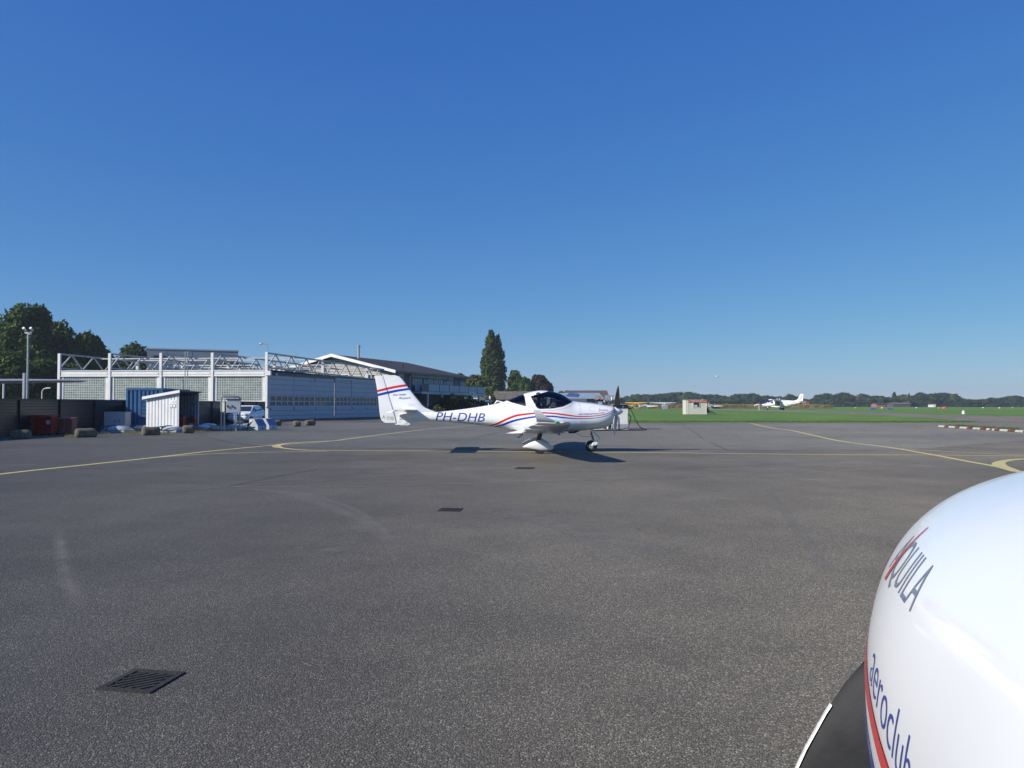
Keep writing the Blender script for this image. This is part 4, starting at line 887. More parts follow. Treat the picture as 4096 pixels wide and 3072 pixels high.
# exhaust pipes on the container
zt=ZS(1405,47); r=empty('exhaust_stack',(XS(744,47),47,hc-.09),label='two tall thin pipes with bent tops rising from the back of the blue container',cat='pipe',)
for k,dx in enumerate((-.075,.075)): b=MB(); b.tube([(dx,0,0),(dx,0,zt-hc-.1),(dx+.02,-.03,zt-hc+.02),(dx+.09,-.05,zt-hc+.05)],[.028,.028,.032,.04],8); b.build('pipe',M_STEEL,r,smooth=True)
b=MB(); b.tube([(-.16,0,0),(-.16,0,.75)],.018,6); b.bar((-.2,0,.05),(.12,0,.05),.05,.08); b.build('bracket',M_BLACKM,r)
# white corrugated shed
r=empty('storage_shed',(0,0,0),label='small white corrugated shed with sloping roof and open dark side',cat='shed')
NC=Vector((XS(716,39.8),39.8)); LC=Vector((XS(586,40.2),40.2)); FC=NC+Vector((-.30,3.3)); BC=LC+Vector((-.30,3.3)); zN=ZS(1567,39.8); zL=ZS(1590,40.2)
d=(NC-LC); L_=d.length; d/=L_; nrm=Vector((d.y,-d.x))
Mf=lambda p:(LC.x+d.x*p[0]-nrm.x*p[1],LC.y+d.y*p[0]-nrm.y*p[1],p[2])
b=MB(); corr(b,0,L_-.05,.0,zN,-.0,10,.045,M=Mf,duty=.26,top=lambda x:zL+(zN-zL)*x/L_-.02); b.build('front_sheet',M_WCORR,r,fix=False)
b=MB()
def wallq(P0,P1,z0a,z1a,z1b,t=.03):
    P0=Vector(P0);P1=Vector(P1);q=(P1-P0).normalized();n=Vector((-q.y,q.x))*t
    b.add([(P0.x,P0.y,z0a),(P1.x,P1.y,z0a),(P1.x,P1.y,z1b),(P0.x,P0.y,z1a),(P0.x+n.x,P0.y+n.y,z0a),(P1.x+n.x,P1.y+n.y,z0a),(P1.x+n.x,P1.y+n.y,z1b),(P0.x+n.x,P0.y+n.y,z1a)],[(0,1,2,3),(7,6,5,4),(0,4,5,1),(1,5,6,2),(2,6,7,3),(3,7,4,0)])
wallq(BC,LC,0,zL-.02,zL-.02); wallq(FC,BC,0,zN-.02,zL-.02); b.build('side_sheet',M_GREYM,r)
Mb=lambda p:(BC.x+d.x*p[0]+nrm.x*p[1],BC.y+d.y*p[0]+nrm.y*p[1],p[2])
b=MB(); corr(b,.05,L_-.05,0,zN-.1,.06,9,.05,M=Mb,top=lambda x:zL+(zN-zL)*x/L_-.05); b.build('inner_sheet',M_GREYM,r,fix=False)
b=MB(); b.bb(NC.x-.05,NC.x,NC.y,NC.y+.05,0,zN-.02); b.build('corner_post',M_WCORR,r); b=MB(); b.bb(FC.x-.06,FC.x,FC.y-.05,FC.y,0,zN-.02); b.build('corner_post',M_WCORR,r)
b=MB(); e=nrm*.12; e2_=d*.14; zz=lambda t:zL+(zN-zL)*t
P_=[LC+e-e2_,NC+e+e2_*.9,FC-nrm*.12+e2_*.9,BC-nrm*.12-e2_]
za=zL-.03; zb=zN+.02
b.add([(P_[0].x,P_[0].y,za),(P_[1].x,P_[1].y,zb),(P_[2].x,P_[2].y,zb),(P_[3].x,P_[3].y,za)]+[(p.x,p.y,q+.05) for p,q in zip(P_,(za,zb,zb,za))],[(0,3,2,1),(4,5,6,7),(0,1,5,4),(1,2,6,5),(2,3,7,6),(3,0,4,7)]); b.build('shed_roof',M_DARKG,r)
b=MB(); p0=LC+e*1.1-e2_; p1=NC+e*1.1+e2_; b.add([(p.x+o_.x,p.y+o_.y,z+dz) for p,z in((p0,za),(p1,zb)) for o_ in(Vector((0,0)),nrm*.03) for dz in(-.07,.07)],[(0,1,3,2),(4,6,7,5),(0,4,5,1),(2,3,7,6),(0,2,6,4),(1,5,7,3)]); b.build('fascia',M_WCORR,r)
c=LC+d*(L_*.88)+nrm*.01; sg=MB(); sg.add([Mf((L_*.725,-.012,zN*.60)),Mf((L_*.915,-.012,zN*.60)),Mf((L_*.915,-.012,zN*.79)),Mf((L_*.725,-.012,zN*.79))],[(0,1,2,3)]); sgn=sg.build('safety_notice',M_HALO,r,fix=False)
M_GSIGN=mat('grey_sign',(.35,.35,.37),.5)
sg=MB(); sg.add([Mf((L_*.73,-.016,zN*.605)),Mf((L_*.91,-.016,zN*.605)),Mf((L_*.91,-.016,zN*.69)),Mf((L_*.73,-.016,zN*.69))],[(0,1,2,3)]); sg.build('sign_panel',M_GSIGN,sgn,fix=False)
for q in(.775,.865): 
    sg=MB(); cx,cz=L_*q,zN*.648; sg.add([Mf((cx+.06*math.cos(t),-.02,cz+.06*math.sin(t))) for t in [2*math.pi*i/18 for i in range(18)]],[tuple(range(18))]); sg.build('roundel',M_HALO,sgn,fix=False)
sg=MB(); sg.add([Mf((L_*.74,-.017,zN*.71)),Mf((L_*.77,-.017,zN*.71)),Mf((L_*.755,-.017,zN*.745))],[(0,1,2)]); sg.build('warning_triangle',M_YPLATE,sgn,fix=False)
for k in range(3): sg=MB(); sg.add([Mf((L_*.79,-.017,zN*(.715+.022*k))),Mf((L_*.90,-.017,zN*(.715+.022*k))),Mf((L_*.90,-.017,zN*(.722+.022*k))),Mf((L_*.79,-.017,zN*(.722+.022*k)))],[(0,1,2,3)]); sg.build('notice_line',M_GREYM,sgn,fix=False)
wheelie(XS(728,40.6),40.6,.30,.4,.82,M_REDP,'red bin just inside the open side of the white shed',group='refuse bins by the dark wall')
r=empty('extinguisher_box',(XS(770,42.4),42.4,0),label='dark red extinguisher cabinet inside the white shed',cat='extinguisher box')
b=MB(); b.bb(-.16,.16,-.12,.12,.05,.62); b.build('box_body',M_REDP,r,bevel=.03); b=MB(); b.cyl((-.16,0,.62),(.16,0,.62),.12,n=16); b.build('box_top',M_REDP,r); b=MB(); b.bb(-.1,.1,-.128,-.122,.25,.4); b.build('notice',M_PAPER,r)
# cabinets on posts in front of the car
Y=41.2; X0=XS(886,Y); r=empty('control_cabinet',(X0,Y,0),label='grey box cabinet mounted on steel posts in front of the parked car',cat='cabinet'); k=Y/F
zz_=lambda py:ZS(py,Y)
b=MB(); b.tube([(0,0,0),(0,0,zz_(1590)),(.06,.04,zz_(1586)),(.76,.5,zz_(1587)),(.80,.52,zz_(1592)),(.80,.52,0)],.045,8); b.build('tube_frame',M_STEEL,r,smooth=True)
b=MB(); x0=.30; b.loft([[(x0,-.05,z),(x0+.66,.15,z),(x0+.55,.55,z),(x0-.17,.35,z)] for z in(zz_(1651),zz_(1598))]); b.build('cabinet_body',M_CAB,r,bevel=.01)
b=MB(); b.loft([[(x0-.03,-.09,z),(x0+.71,.13,z),(x0+.58,.6,z),(x0-.22,.38,z)] for z in(zz_(1598)+.001,zz_(1594))]); b.build('rain_cap',M_DARKG,r)
for q,py in((.17,1727),(.70,1725),(.80,1724)):
    b=MB(); b.bar((q,-.02,0),(q,-.02,zz_(1652)),.055,.055); b.build('leg',M_STEEL,r)
for q in(.34,.56): b=MB(); b.bar((q,-.07+(q-.3)*.3,zz_(1620)),(q+.01,-.07+(q-.3)*.3,zz_(1630)),.03,.05); b.build('latch',M_BLACKM,r)
b=MB(); b.bb(-.05,.08,.2,.3,zz_(1647),zz_(1600)); b.build('side_box',M_WSTAIN,r)
b=MB(); b.bar((.0,0,zz_(1606)),(.2,.2,zz_(1612)),.03); b.bar((.0,0,zz_(1647)),(.2,.2,zz_(1652)),.03); b.build('brace',M_STEEL,r)
# two sloping-lid grit bins
def grit(px0,px1,py0,py1,label):
    bz=G(px0+20,py1); Y=bz.y; k=Y/F; r=empty('sloping_bin',(XS(px0,Y),Y,0),R(-3),label=label,cat='grit bin',group='grey sloping bins with blue lids'); sc=(px1-px0)*k/.81
    prof=[(0,0),(.50,0),(.50,.22),(.28,.60),(0,.62)]
    prof=[(x*sc,z*sc) for x,z in prof]; dx=.26*sc
    # front face is the profile plane (sunlit), box extends right/back
    b=MB(); b.v=[]; n=len(prof)
    vs=[(x,0,z) for x,z in prof]+[(x+dx,.55,z) for x,z in prof]
    b.add(vs,[(i,(i+1)%n,n+(i+1)%n,n+i) for i in range(n)]+[tuple(range(n)),tuple(range(n,2*n))[::-1]]); b.build('bin_body',M_CAB,r,bevel=.008)
    p2,p3=Vector((prof[2][0],0,prof[2][1])),Vector((prof[3][0],0,prof[3][1])); o_=Vector((dx,.55,0)); nn=Vector((.86,0,.5))*.014
    b=MB(); vs=[p2,p2+o_,p3+o_,p3]; b.add([v+nn for v in vs]+[v-nn*.0 for v in vs],[(0,1,2,3),(0,4,5,1),(1,5,6,2),(2,6,7,3),(3,7,4,0)]); lid=b.build('lid',mat('blue_grey_lid',(.16,.24,.42),.45,var=.08),r)
    up=(p3-p2).normalized(); rt=o_.normalized(); 
    text_on('ZOUT',p3+o_*.42+nn*1.3-up*.04*sc,-up,rt,.10*sc,M_NAVY,'lid_lettering',lid,width=.34*sc)
    b=MB(); b.sph((prof[1][0]+dx*.5+.01,.27,.13),(.02,.05,.05),10,8); b.build('latch',M_BLACKM,r,smooth=True)
    b=MB(); b.bb(.06,.17,-.012,-.002,.42*sc,.55*sc); b.build('notice',M_HALO,r); return r
grit(997,1057,1678,1721,'nearer grey sloping bin with blue lid right of the cabinet posts')
grit(1043,1101,1677,1718,'farther grey sloping bin with blue lid, next to the stone block')
r=empty('tow_bar',(XS(977,42),42,0),label='silver bent tube barrier lying before the near sloping bin',cat='barrier')
b=MB(); b.tube([(0,0,.03),(.02,0,.13),(.08,0,.16),(.6,0,.17)],.035,8); b.build('bent_tube',M_STEEL,r,smooth=True); b=MB(); b.tube([(.2,0,0),(.2,0,.15)],.03,6); b.build('leg',M_BLACKM,r); b=MB(); b.tube([(.15,.1,.22),(.3,.1,.35),(.36,.1,.47)],.035,7); b.cyl((.24,.02,.33),(.24,.1,.33),.06,n=12); b.build('joint',M_BLACKM,r,smooth=True)
# ------------------------------------------------------------ parked car
def make_car(scale):
    r=empty('parked_car',(0,0,0),label='small white hatchback parked nose on beside the dark wall',cat='car')
    # local: front at -y, x right ; dims length 3.6 width 1.66 height 1.55
    L_=3.6; W_=.83
    st=[(0,.38,.62,.30,.60),(.06,.30,.74,.24,.72),(.25,.25,.86,.2,.79),(.6,.24,.95,.2,.83),(.95,.24,1.0,.2,.83),(1.3,.24,1.01,.2,.83),(2.2,.24,1.04,.2,.83),(3.0,.26,1.07,.2,.82),(3.45,.30,1.05,.24,.78),(3.6,.40,.95,.3,.70)]
    b=MB(); rings=[]
    for y,zb,zt,_,hw in st:
        rg=[]
        for i in range(28):
            t=2*math.pi*i/28; c,s_=math.cos(t),math.sin(t); e=.42
            rg.append((hw*math.copysign(abs(c)**e,c)*(1-.05*max(0,s_)),y,(zb+zt)/2+(zt-zb)/2*math.copysign(abs(s_)**e,s_)))
        rings.append(rg)
    b.loft(rings); b.build('car_body',M_WHITE,r,smooth=50)
    # cabin
    gh=[(.80,.98,.70),(1.55,1.47,.58),(1.9,1.53,.575),(2.6,1.53,.57),(3.1,1.47,.56),(3.5,1.0,.66)]
    def sec2(y,zt,hw): return [(-.74,y,.95),(-hw,y,zt-.04),(-hw+.08,y,zt),(hw-.08,y,zt),(hw,y,zt-.04),(.74,y,.95)]
    b=MB(); b.loft([sec2(y,zt,hw if zt>1.2 else .70) for y,zt,hw in gh]); b.build('cabin',M_WHITE,r,smooth=30)
    # windows: windscreen, side glass, rear
    b=MB(); b.add([(-.62,.86,1.045),(.62,.86,1.045),(.50,1.47,1.445),(-.50,1.47,1.445)],[(0,1,2,3)]); b.build('windscreen',M_GLASSW,r)
    for sx in(-1,1):
        for poly in([(1.12,1.06),(1.62,1.40),(2.12,1.46),(2.12,1.06)],[(2.17,1.06),(2.17,1.46),(2.75,1.45),(3.1,1.27),(3.12,1.12)]):
            b=MB(); b.add([(sx*(.752-.36*(z-.95)),y,z) for y,z in poly],[tuple(range(len(poly)))]); b.build('side_window',M_GLASSW,r)
        b=MB(); b.sph((sx*.88,1.15,1.08),(.10,.07,.07),12,8); b.build('mirror',M_BLACKM,r,smooth=True)
        for y in(.62,3.0):
            b=MB(); b.cyl((sx*.68,y,.30),(sx*.845,y,.30),.35,n=28); b.build('wheel_arch',M_BLACKM,r)
            b=MB(); b.cyl((sx*.66,y,.30),(sx*.855,y,.30),.30,n=28); w_=b.build('wheel',M_BLACK,r,bevel=.02)
            b=MB(); b.cyl((sx*.80,y,.30),(sx*.862,y,.30),.19,n=20); b.build('rim',M_STEEL,w_)
            for q in range(5):
                a=2*math.pi*q/5; b=MB(); b.sph((sx*.866,y+.11*math.cos(a),.30+.11*math.sin(a)),(.008,.035,.035),8,6); b.build('rim_gap',M_BLACKM,w_)
        b=MB(); b.sph((sx*.62,.10,.78),(.15,.13,.085),16,10); hlp=b.build('headlight',mat('headlight_lens',(.35,.37,.40),.08,var=.2,spec=1),r,smooth=True)
        b=MB(); b.cyl((sx*.845,2.05,.82),(sx*.85,2.05,.82),.04,n=12); b.build('door_handle',M_BLACKM,r)
        b=MB(); b.bb(min(sx*.832,sx*.836),max(sx*.832,sx*.836),1.05,1.06,.4,1.0); b.bb(min(sx*.832,sx*.836),max(sx*.832,sx*.836),2.14,2.15,.4,1.0); b.build('door_gap',M_SEAM,r)
    b=MB(); b.prism([(-.46,.735),(-.1,.735),(0,.70),(.1,.735),(.46,.735),(.46,.77),(-.46,.77)],'y',.012,.05); b.build('grille',M_BLACKM,r)
    b=MB(); b.prism([(0,.66),(.075,.75),(0,.84),(-.075,.75)],'y',-.02,.012); bd=b.build('badge',M_STEEL,r); b=MB(); b.prism([(0,.71),(.035,.75),(0,.79),(-.035,.75)],'y',-.024,-.02); b.build('badge_gap',M_BLACKM,bd)
    b=MB(); b.bb(-.60,.60,.02,.2,.30,.50); b.build('lower_intake',M_BLACKM,r,bevel=.02)
    b=MB(); b.bb(-.50,.50,-.01,.06,.26,.31); b.build('bumper_lip',M_WHITE,r)
    b=MB(); b.bb(-.26,.26,-.02,.02,.46,.57); pl=b.build('number_plate',M_YPLATE,r)
    text_on('XXJ-60',(-.21,-.024,.48),(1,0,0),(0,0,1),.07,M_BLACKM,'plate_characters',pl,width=.42,bold=.02)
    r.scale=(scale,)*3; return r
car=make_car(.93); car.location=(-20.15+.42,55.6,0); car.rotation_euler=(0,0,R(-3)); car.scale=(1.0,1.0,.885)
# ------------------------------------------------------------ drain grates
def make_grate():
    r=empty('drain_grate',(0,0,0)); w_=.5
    b=MB(); b.bb(-w_/2,w_/2,-w_/2,w_/2,.0052,.0066); b.build('grate_bed',M_BLACKM,r)
    b=MB(); t=.055
    b.bb(-w_/2,w_/2,-w_/2,-w_/2+t,.0066,.0118); b.bb(-w_/2,w_/2,w_/2-t,w_/2,.0066,.0118); b.bb(-w_/2,-w_/2+t,-w_/2+t,w_/2-t,.0066,.0118); b.bb(w_/2-t,w_/2,-w_/2+t,w_/2-t,.0066,.0118)
    M_IRON=mat('cast_iron',(.04,.038,.036),.8,0,spec=.2,var=.3,scale=20,bump=.3,bscale=60)
    b.build('grate_frame',M_IRON,r)
    # diagonal bars clipped to the inner square
    h=w_/2-t-.015
    b=MB()
    for k in range(-5,6):
        c=k*.088; pts=[]
        # line x+y=c clipped
        x0=max(-h,c-h); x1=min(h,c+h)
        if x1-x0>.05: b.bar((x0,x0-c,.0100),(x1,x1-c,.0100),.0065,.030) if False else b.loft([[(x-.0135,x-c+.0135,.0066),(x+.0135,x-c-.0135,.0066),(x+.0135,x-c-.0135,.0108),(x-.0135,x-c+.0135,.0108)] for x in(x0,x1)])
    b.build('grate_bars',M_IRON,r); return r
g0=make_grate()
def place_grate(o,quad_px,label):
    q=[G(*p) for p in quad_px]; c=sum(q,Vector())/4; u=(q[1]-q[0]+q[2]-q[3])/2; v=(q[3]-q[0]+q[2]-q[1])/2
    o.location=(c.x,c.y,0); o.rotation_euler=(0,0,math.atan2(u.y,u.x)); k=(u.length+v.length)/2/.5*.93; o.scale=(k,k,1); tag(o,label,'drain grate','iron drain grates in the tarmac')
place_grate(g0,[(357,2768),(594,2781),(761,2695),(549,2678)],'large diamond seen iron drain grate in the left foreground')
place_grate(copy_tree(g0),[(1738,2047),(1836,2048),(1862,2036),(1768,2034)],'iron drain grate in the middle of the tarmac, second nearest')
place_grate(copy_tree(g0),[(2063,1877),(2125,1878),(2140,1871),(2070,1870)],'farthest iron drain grate, just below the shadow of the side on plane')
# ------------------------------------------------------------ clubhouse
UD=Vector((6.6,18,0)).normalized(); UN=Vector((UD.y,-UD.x,0))     # along the balcony side, outward
K0=Vector((XS(1573,94),94,0)); club=empty('clubhouse',K0,math.atan2(UD.y,UD.x),label='two storey clubhouse with white brick gable, dark tiled roof and long balcony',cat='building')
# local: x along the balcony side (away), y to the left (into the building), z up; outward is -y
LC_=21.5; DW=16.5; ze=5.55; zr=7.45
b=MB(); b.prism([(0,0),(DW,0),(DW,ze-.1),(DW/2,zr-.15),(0,ze-.1)],'x',0,.3); b.build('gable_wall',M_WBRICK,club)
b=MB(); b.bb(.3,LC_,.001,.25,3.0,ze-.1); b.build('side_wall',M_GWALL,club)
b=MB(); b.bb(.3,LC_,1.9,2.1,0,3.0); b.bb(.3,LC_,.25,DW,2.85,3.0); b.build('ground_floor_wall',M_GWALL,club)
b=MB(); b.prism([(0,0),(DW,0),(DW,ze-.1),(DW/2,zr-.15),(0,ze-.1)],'x',LC_-.3,LC_); b.bb(.3,LC_-.3,DW-.25,DW,0,ze-.1); b.build('back_wall',M_GWALL,club)
def roofslab(b,y0,z0,y1,z1,xa,xb,xa1=None,xb1=None,t=.22):
    xa1=xa if xa1 is None else xa1; xb1=xb if xb1 is None else xb1
    b.add([(xa,y0,z0),(xb,y0,z0),(xb1,y1,z1),(xa1,y1,z1),(xa,y0,z0+t),(xb,y0,z0+t),(xb1,y1,z1+t),(xa1,y1,z1+t)],[(3,2,1,0),(4,5,6,7),(0,1,5,4),(1,2,6,5),(2,3,7,6),(3,0,4,7)])
b=MB(); roofslab(b,-.7,ze-.28,DW/2,zr,-.8,LC_+1.0,-.8,LC_-2.5); b.build('roof',M_TILE,club)
b=MB(); roofslab(b,DW+.7,ze-.28,DW/2+.002,zr,-.8,LC_+1.0,-.8,LC_-2.5); b.build('roof',M_TILE,club)
b=MB()
for y0,y1 in((-.75,DW/2),(DW+.75,DW/2+.004)): 
    b.add([(x,y,z) for x in(-.86,-.80) for y,z in((y0,ze-.33),(y0,ze+.02),(y1,zr+.30),(y1,zr-.08))],[(0,1,2,3),(7,6,5,4),(0,4,5,1),(1,5,6,2),(2,6,7,3),(3,7,4,0)])
b.build('barge_board',M_WPAINT,club)
b=MB(); b.bb(-.8,LC_+1,-.80,-.70,ze-.30,ze-.10); b.build('gutter',M_DARKG,club)
def win(y0,y1,z0,z1,nb=1,par=club):
    b=MB(); t=.09
    b.bb(-.05,.0,y0,y0+t,z0,z1); b.bb(-.05,.0,y1-t,y1,z0,z1); b.bb(-.05,.0,y0+t,y1-t,z0,z0+t); b.bb(-.05,.0,y0+t,y1-t,z1-t,z1)
    for k in range(1,nb): yy=y0+(y1-y0)*k/nb; b.bb(-.05,0,yy-.04,yy+.04,z0+t,z1-t)
    f=b.build('window_frame',M_WPAINT,par); b=MB(); b.bb(-.02,-.005,y0+t,y1-t,z0+t,z1-t); b.build('pane',M_GLASSW,f)
win(2.2,3.9,3.9,5.2,2); win(6.2,7.6,3.5,5.2); win(9.4,10.8,3.5,5.4); win(12.2,13.6,3.5,4.9)
b=MB(); b.cyl((3.6,DW/2-1.2,zr-.3),(3.6,DW/2-1.2,zr+1.45),.16,n=12); b.cyl((3.6,DW/2-1.2,zr+1.45),(3.6,DW/2-1.2,zr+1.62),.24,n=12); b.build('flue',M_STEEL,club)
b=MB(); b.cyl((6.6,2.2,zr-1.6),(6.6,2.2,zr-.75),.08,n=10); b.build('vent_pipe',M_BLACKM,club)
# infill panels and windows on the balcony side
xs_=[5.6,8.5,11.3,14.2,17.0]
b=MB(); b.bb(4.9,17.5,-.03,-.001,4.95,ze-.12); b.build('fascia_panel',M_PANEL,club)
for k,(xa,xb,n) in enumerate(((4.9,7.7,4),(8.2,11.0,4),(11.1,14.1,4),(14.4,17.4,4),(20.0,21.2,2))):
    b=MB(); b.bb(xa,xb,-.05,-.001,3.02,3.20); b.bb(xa,xb,-.05,-.001,4.75,4.95)
    for q in range(n+1): xx=xa+(xb-xa)*q/n; b.bb(xx-.05,xx+.05,-.05,-.001,3.2,4.75)
    f=b.build('window_frame',M_DARKG,club)
    for q in range(n): b=MB(); b.bb(xa+(xb-xa)*q/n+.07,xa+(xb-xa)*(q+1)/n-.07,-.03,-.005,3.2,4.75); b.build('pane',M_PANEL if (q+k)%3 else M_GLASSW,f)
b=MB(); b.bb(1.2,2.6,-.04,-.001,3.05,5.35); dr=b.build('door',M_PANEL,club); b=MB(); b.bb(1.3,1.4,-.06,-.045,3.1,4.7); b.bb(2.4,2.5,-.06,-.045,3.1,4.7); b.bb(1.2,2.6,-.06,-.045,4.75,4.85); b.build('door_frame',M_DARKG,dr)
b=MB(); b.bb(17.9,18.9,-.04,-.001,3.05,4.8); b.build('door',M_DARKG,club)
b=MB(); b.tube([(4.2,-.06,2.9),(4.2,-.06,4.9),(4.6,-.4,ze-.15)],.06,8); b.build('downpipe',M_WSTAIN,club)
for x0 in(8.4,14.6):
    b=MB(); b.tube([(x0,-.75,ze-.25),(x0+.4,-.1,4.75),(x0+.2,-.05,4.6)],.035,6); b.build('awning_arm',M_BLACKM,club)
# balcony
bd=2.2
b=MB(); b.bb(3.2,24.2,-bd,-.06,2.86,3.02); b.build('balcony_deck',M_PANEL,club)
b=MB(); b.bb(3.2,24.2,-bd-.06,-bd-.002,2.75,3.06); b.build('deck_edge',M_PANEL,club)
for k in range(6):
    x0=5.0+k*3.2
    rp_=MB()
    rp_.bb(x0,x0+.10,-bd-.05,-bd+.02,3.06,4.08); rp_.bb(x0+.1,x0+3.2,-bd-.05,-bd+.0,4.02,4.08); rl=rp_.build('railing',M_DARKG,club)
    for q in range(4): b=MB(); b.bb(x0+.16+q*.76,x0+.16+q*.76+.70,-bd-.03,-bd-.01,3.12,3.99); b.build('railing_panel',M_PANEL,rl)
b=MB(); b.bb(3.2,5.0,-bd-.03,-bd-.01,3.1,4.05); b.build('railing_panel',M_GWALL,club)
for x0 in(5.2,9.4,18.2,22.0,26.4): b=MB(); b.bb(x0-.1,x0+.1,-bd+.02,-bd+.22,0,2.75); b.build('balcony_post',M_WSTAIN,club)
b=MB()
for k in range(6): b.bar((19.2+k*.35,-bd+.1,2.5-k*.32),(19.2+k*.35,-bd+1.1,2.5-k*.32),.3,.07)
b.build('stair_treads',M_WSTAIN,club)
# ------------------------------------------------------------ other buildings
def gable(name,label,cx0,cx1,Y,py_ridge,py_eave,depth,mw,mr,axis='x',rz=0,frontgable=False,base=0):
    """ridge along x (long front) or gable end facing us"""
    X0,X1=XS(cx0,Y),XS(cx1,Y); r=empty(name,((X0+X1)/2,Y,0),rz,label=label,cat='building'); w_=X1-X0; zR=ZS(py_ridge,Y); zE=ZS(py_eave,Y)
    if frontgable:
        b=MB(); b.prism([(-w_/2,0),(w_/2,0),(w_/2,zE),(0,zR),(-w_/2,zE)],'y',0,depth); b.build('walls',mw,r)
        b=MB(); t=.15; e=.4
        for s_ in(-1,1): b.add([(x,y,z+dz) for y in(-.3,depth+.3) for x,z in((s_*(w_/2+e),zE-.12*(zR-zE)),(0.001*s_,zR+.01)) for dz in(.02,t)],[(0,1,3,2),(4,6,7,5),(0,4,5,1),(2,3,7,6),(0,2,6,4),(1,5,7,3)])
        b.build('roof',mr,r)
    else:
        b=MB(); b.prism([(0,0),(depth,0),(depth,zE),(depth/2,zR-.1),(0,zE)],'x',-w_/2,w_/2); b.build('walls',mw,r)
        b=MB()
        for y0,y1 in((-.5,depth/2),(depth+.5,depth/2+.002)): b.add([(x,y,z+dz) for x in(-w_/2-.4,w_/2+.4) for y,z in((y0,zE-.1),(y1,zR)) for dz in(.0,.15)],[(0,1,3,2),(4,6,7,5),(0,4,5,1),(2,3,7,6),(0,2,6,4),(1,5,7,3)])
        b.build('roof',mr,r)
    return r,w_,zR,zE
r,w_,zR,zE=gable('dark_hangar','small dark gabled hangar with a pale sign over its blue grey door',1832,1944,150,1572,1588,14,M_GWALL,M_GREYM,frontgable=True)
b=MB(); b.bb(-w_*.12,w_*.32,-.06,-.01,0,1.9); b.build('hangar_door',M_ROOFG,r); b=MB(); b.bb(-w_*.05,w_*.20,-.06,-.01,2.25,2.75); sg=b.build('sign',M_WSTAIN,r); text_on('HORIZON',(-w_*.04,-.07,2.38),(1,0,0),(0,0,1),.26,M_DARKG,'sign_lettering',sg,width=w_*.22)
r,w_,zR,zE=gable('old_barn','low barn with a mossy tiled roof behind the side on plane canopy',1980,2160,170,1566,1597,9,M_DBROWN,M_MOSS)
b=MB(); b.bb(-w_*.40,-w_*.28,-.05,-.01,0,2.0); b.build('barn_door',M_BLACKM,r)
r,w_,zR,zE=gable('brown_barn','large brown roofed barn behind the cowling of the side on plane',2274,2436,180,1562,1605,14,M_DBROWN,M_DBROWN)
b=MB(); b.prism([(0,0),(14,0),(14,zE),(7,zR-.05),(0,zE)],'x',w_/2+.002,w_/2+.05); b.build('gable_end',M_GWALL,r)
r,w_,zR,zE=gable('grey_roofed_shed','long shed with pale grey sheet roof, a blue tarpaulin and dark red door',2200,2404,130,1573,1593,12,M_GWALL,M_ROOFG)
b=MB(); b.add([(XS(2265,130)-r.location.x+0,1.5,zE+.42),(XS(2312,130)-r.location.x,.2,zE+.17),(XS(2322,130)-r.location.x,3.6,zE+.86),(XS(2285,130)-r.location.x,4.2,zE+.98)],[(0,1,2,3)]); b.build('patch',M_RPATCH,r,fix=False)  # flat darker blue shape laid on the grey roof sheet
b=MB(); b.bb(XS(2284,130)-r.location.x,XS(2337,130)-r.location.x,-.08,-.01,0,ZS(1602,130)); b.build('shed_door',mat('dark_red_door',(.16,.02,.03),.6),r)
b=MB(); b.bb(XS(2338,130)-r.location.x,XS(2370,130)-r.location.x,-.08,-.01,0,ZS(1597,130)); b.build('shed_door',M_GWALL,r)
Y=118; b=MB(); b.box((XS(2300,Y),Y,ZS(1597,Y)/2),(XS(2370,Y)-XS(2284,Y),3,ZS(1593,Y)))
tag(b.build('flat_roof_annex',M_GWALL),'low flat dark grey annex in front of the grey roofed shed','building')
# grey blue industrial building far behind the hangar
r=empty('industrial_building',(XS(768,130),130,0),label='tall flat roofed grey blue industrial building rising behind the hangar trusses',cat='building')
xa=XS(586,130)-r.location.x; xb=XS(951,133)-r.location.x; za=ZS(1397,130); zb=ZS(1406,133)
b=MB(); b.add([(xa,0,0),(xb,3,0),(xb-9,23,0),(xa-8,20,0),(xa,0,za),(xb,3,zb),(xb-9,23,zb),(xa-8,20,za)],[(0,1,5,4),(1,2,6,5),(2,3,7,6),(3,0,4,7),(4,5,6,7),(3,2,1,0)]); b.build('cladding',M_CLAD,r)
def onfront(px0,px1,z0,z1,off,m,name,par=r):
    f=lambda px:(px-586)/(951-586); x0=xa+(xb-xa)*f(px0); x1=xa+(xb-xa)*f(px1); y0=3*f(px0)-off; y1=3*f(px1)-off
    b=MB(); b.add([(x0,y0,z0),(x1,y1,z0),(x1,y1,z1),(x0,y0,z1),(x0,y0+off*.9,z0),(x1,y1+off*.9,z0),(x1,y1+off*.9,z1),(x0,y0+off*.9,z1)],[(0,1,2,3),(7,6,5,4),(0,4,5,1),(1,5,6,2),(2,6,7,3),(3,7,4,0)]); return b.build(name,m,par),x0,y0
Zp=lambda py:ZS(py,131)
for a_,c_ in((612,659),(796,842),(887,940)): onfront(a_,c_,Zp(1434),Zp(1423 if a_<700 else 1431),.06,M_GLASSW,'strip_window')
pan,x0,y0=onfront(692,762,Zp(1470),Zp(1423),.08,M_CLADL,'pale_panel')
text_on('MPW',(x0+.2,y0-.03,Zp(1452)),Vector((xb-xa,3,0)).normalized(),(0,0,1),.42,M_NAVY,'wall_lettering',pan,width=1.85,shear=.3,bold=.03)
for px in(661,763,870): onfront(px,px+1.2,Zp(1560),Zp(1402),.04,M_CLADL,'panel_joint')
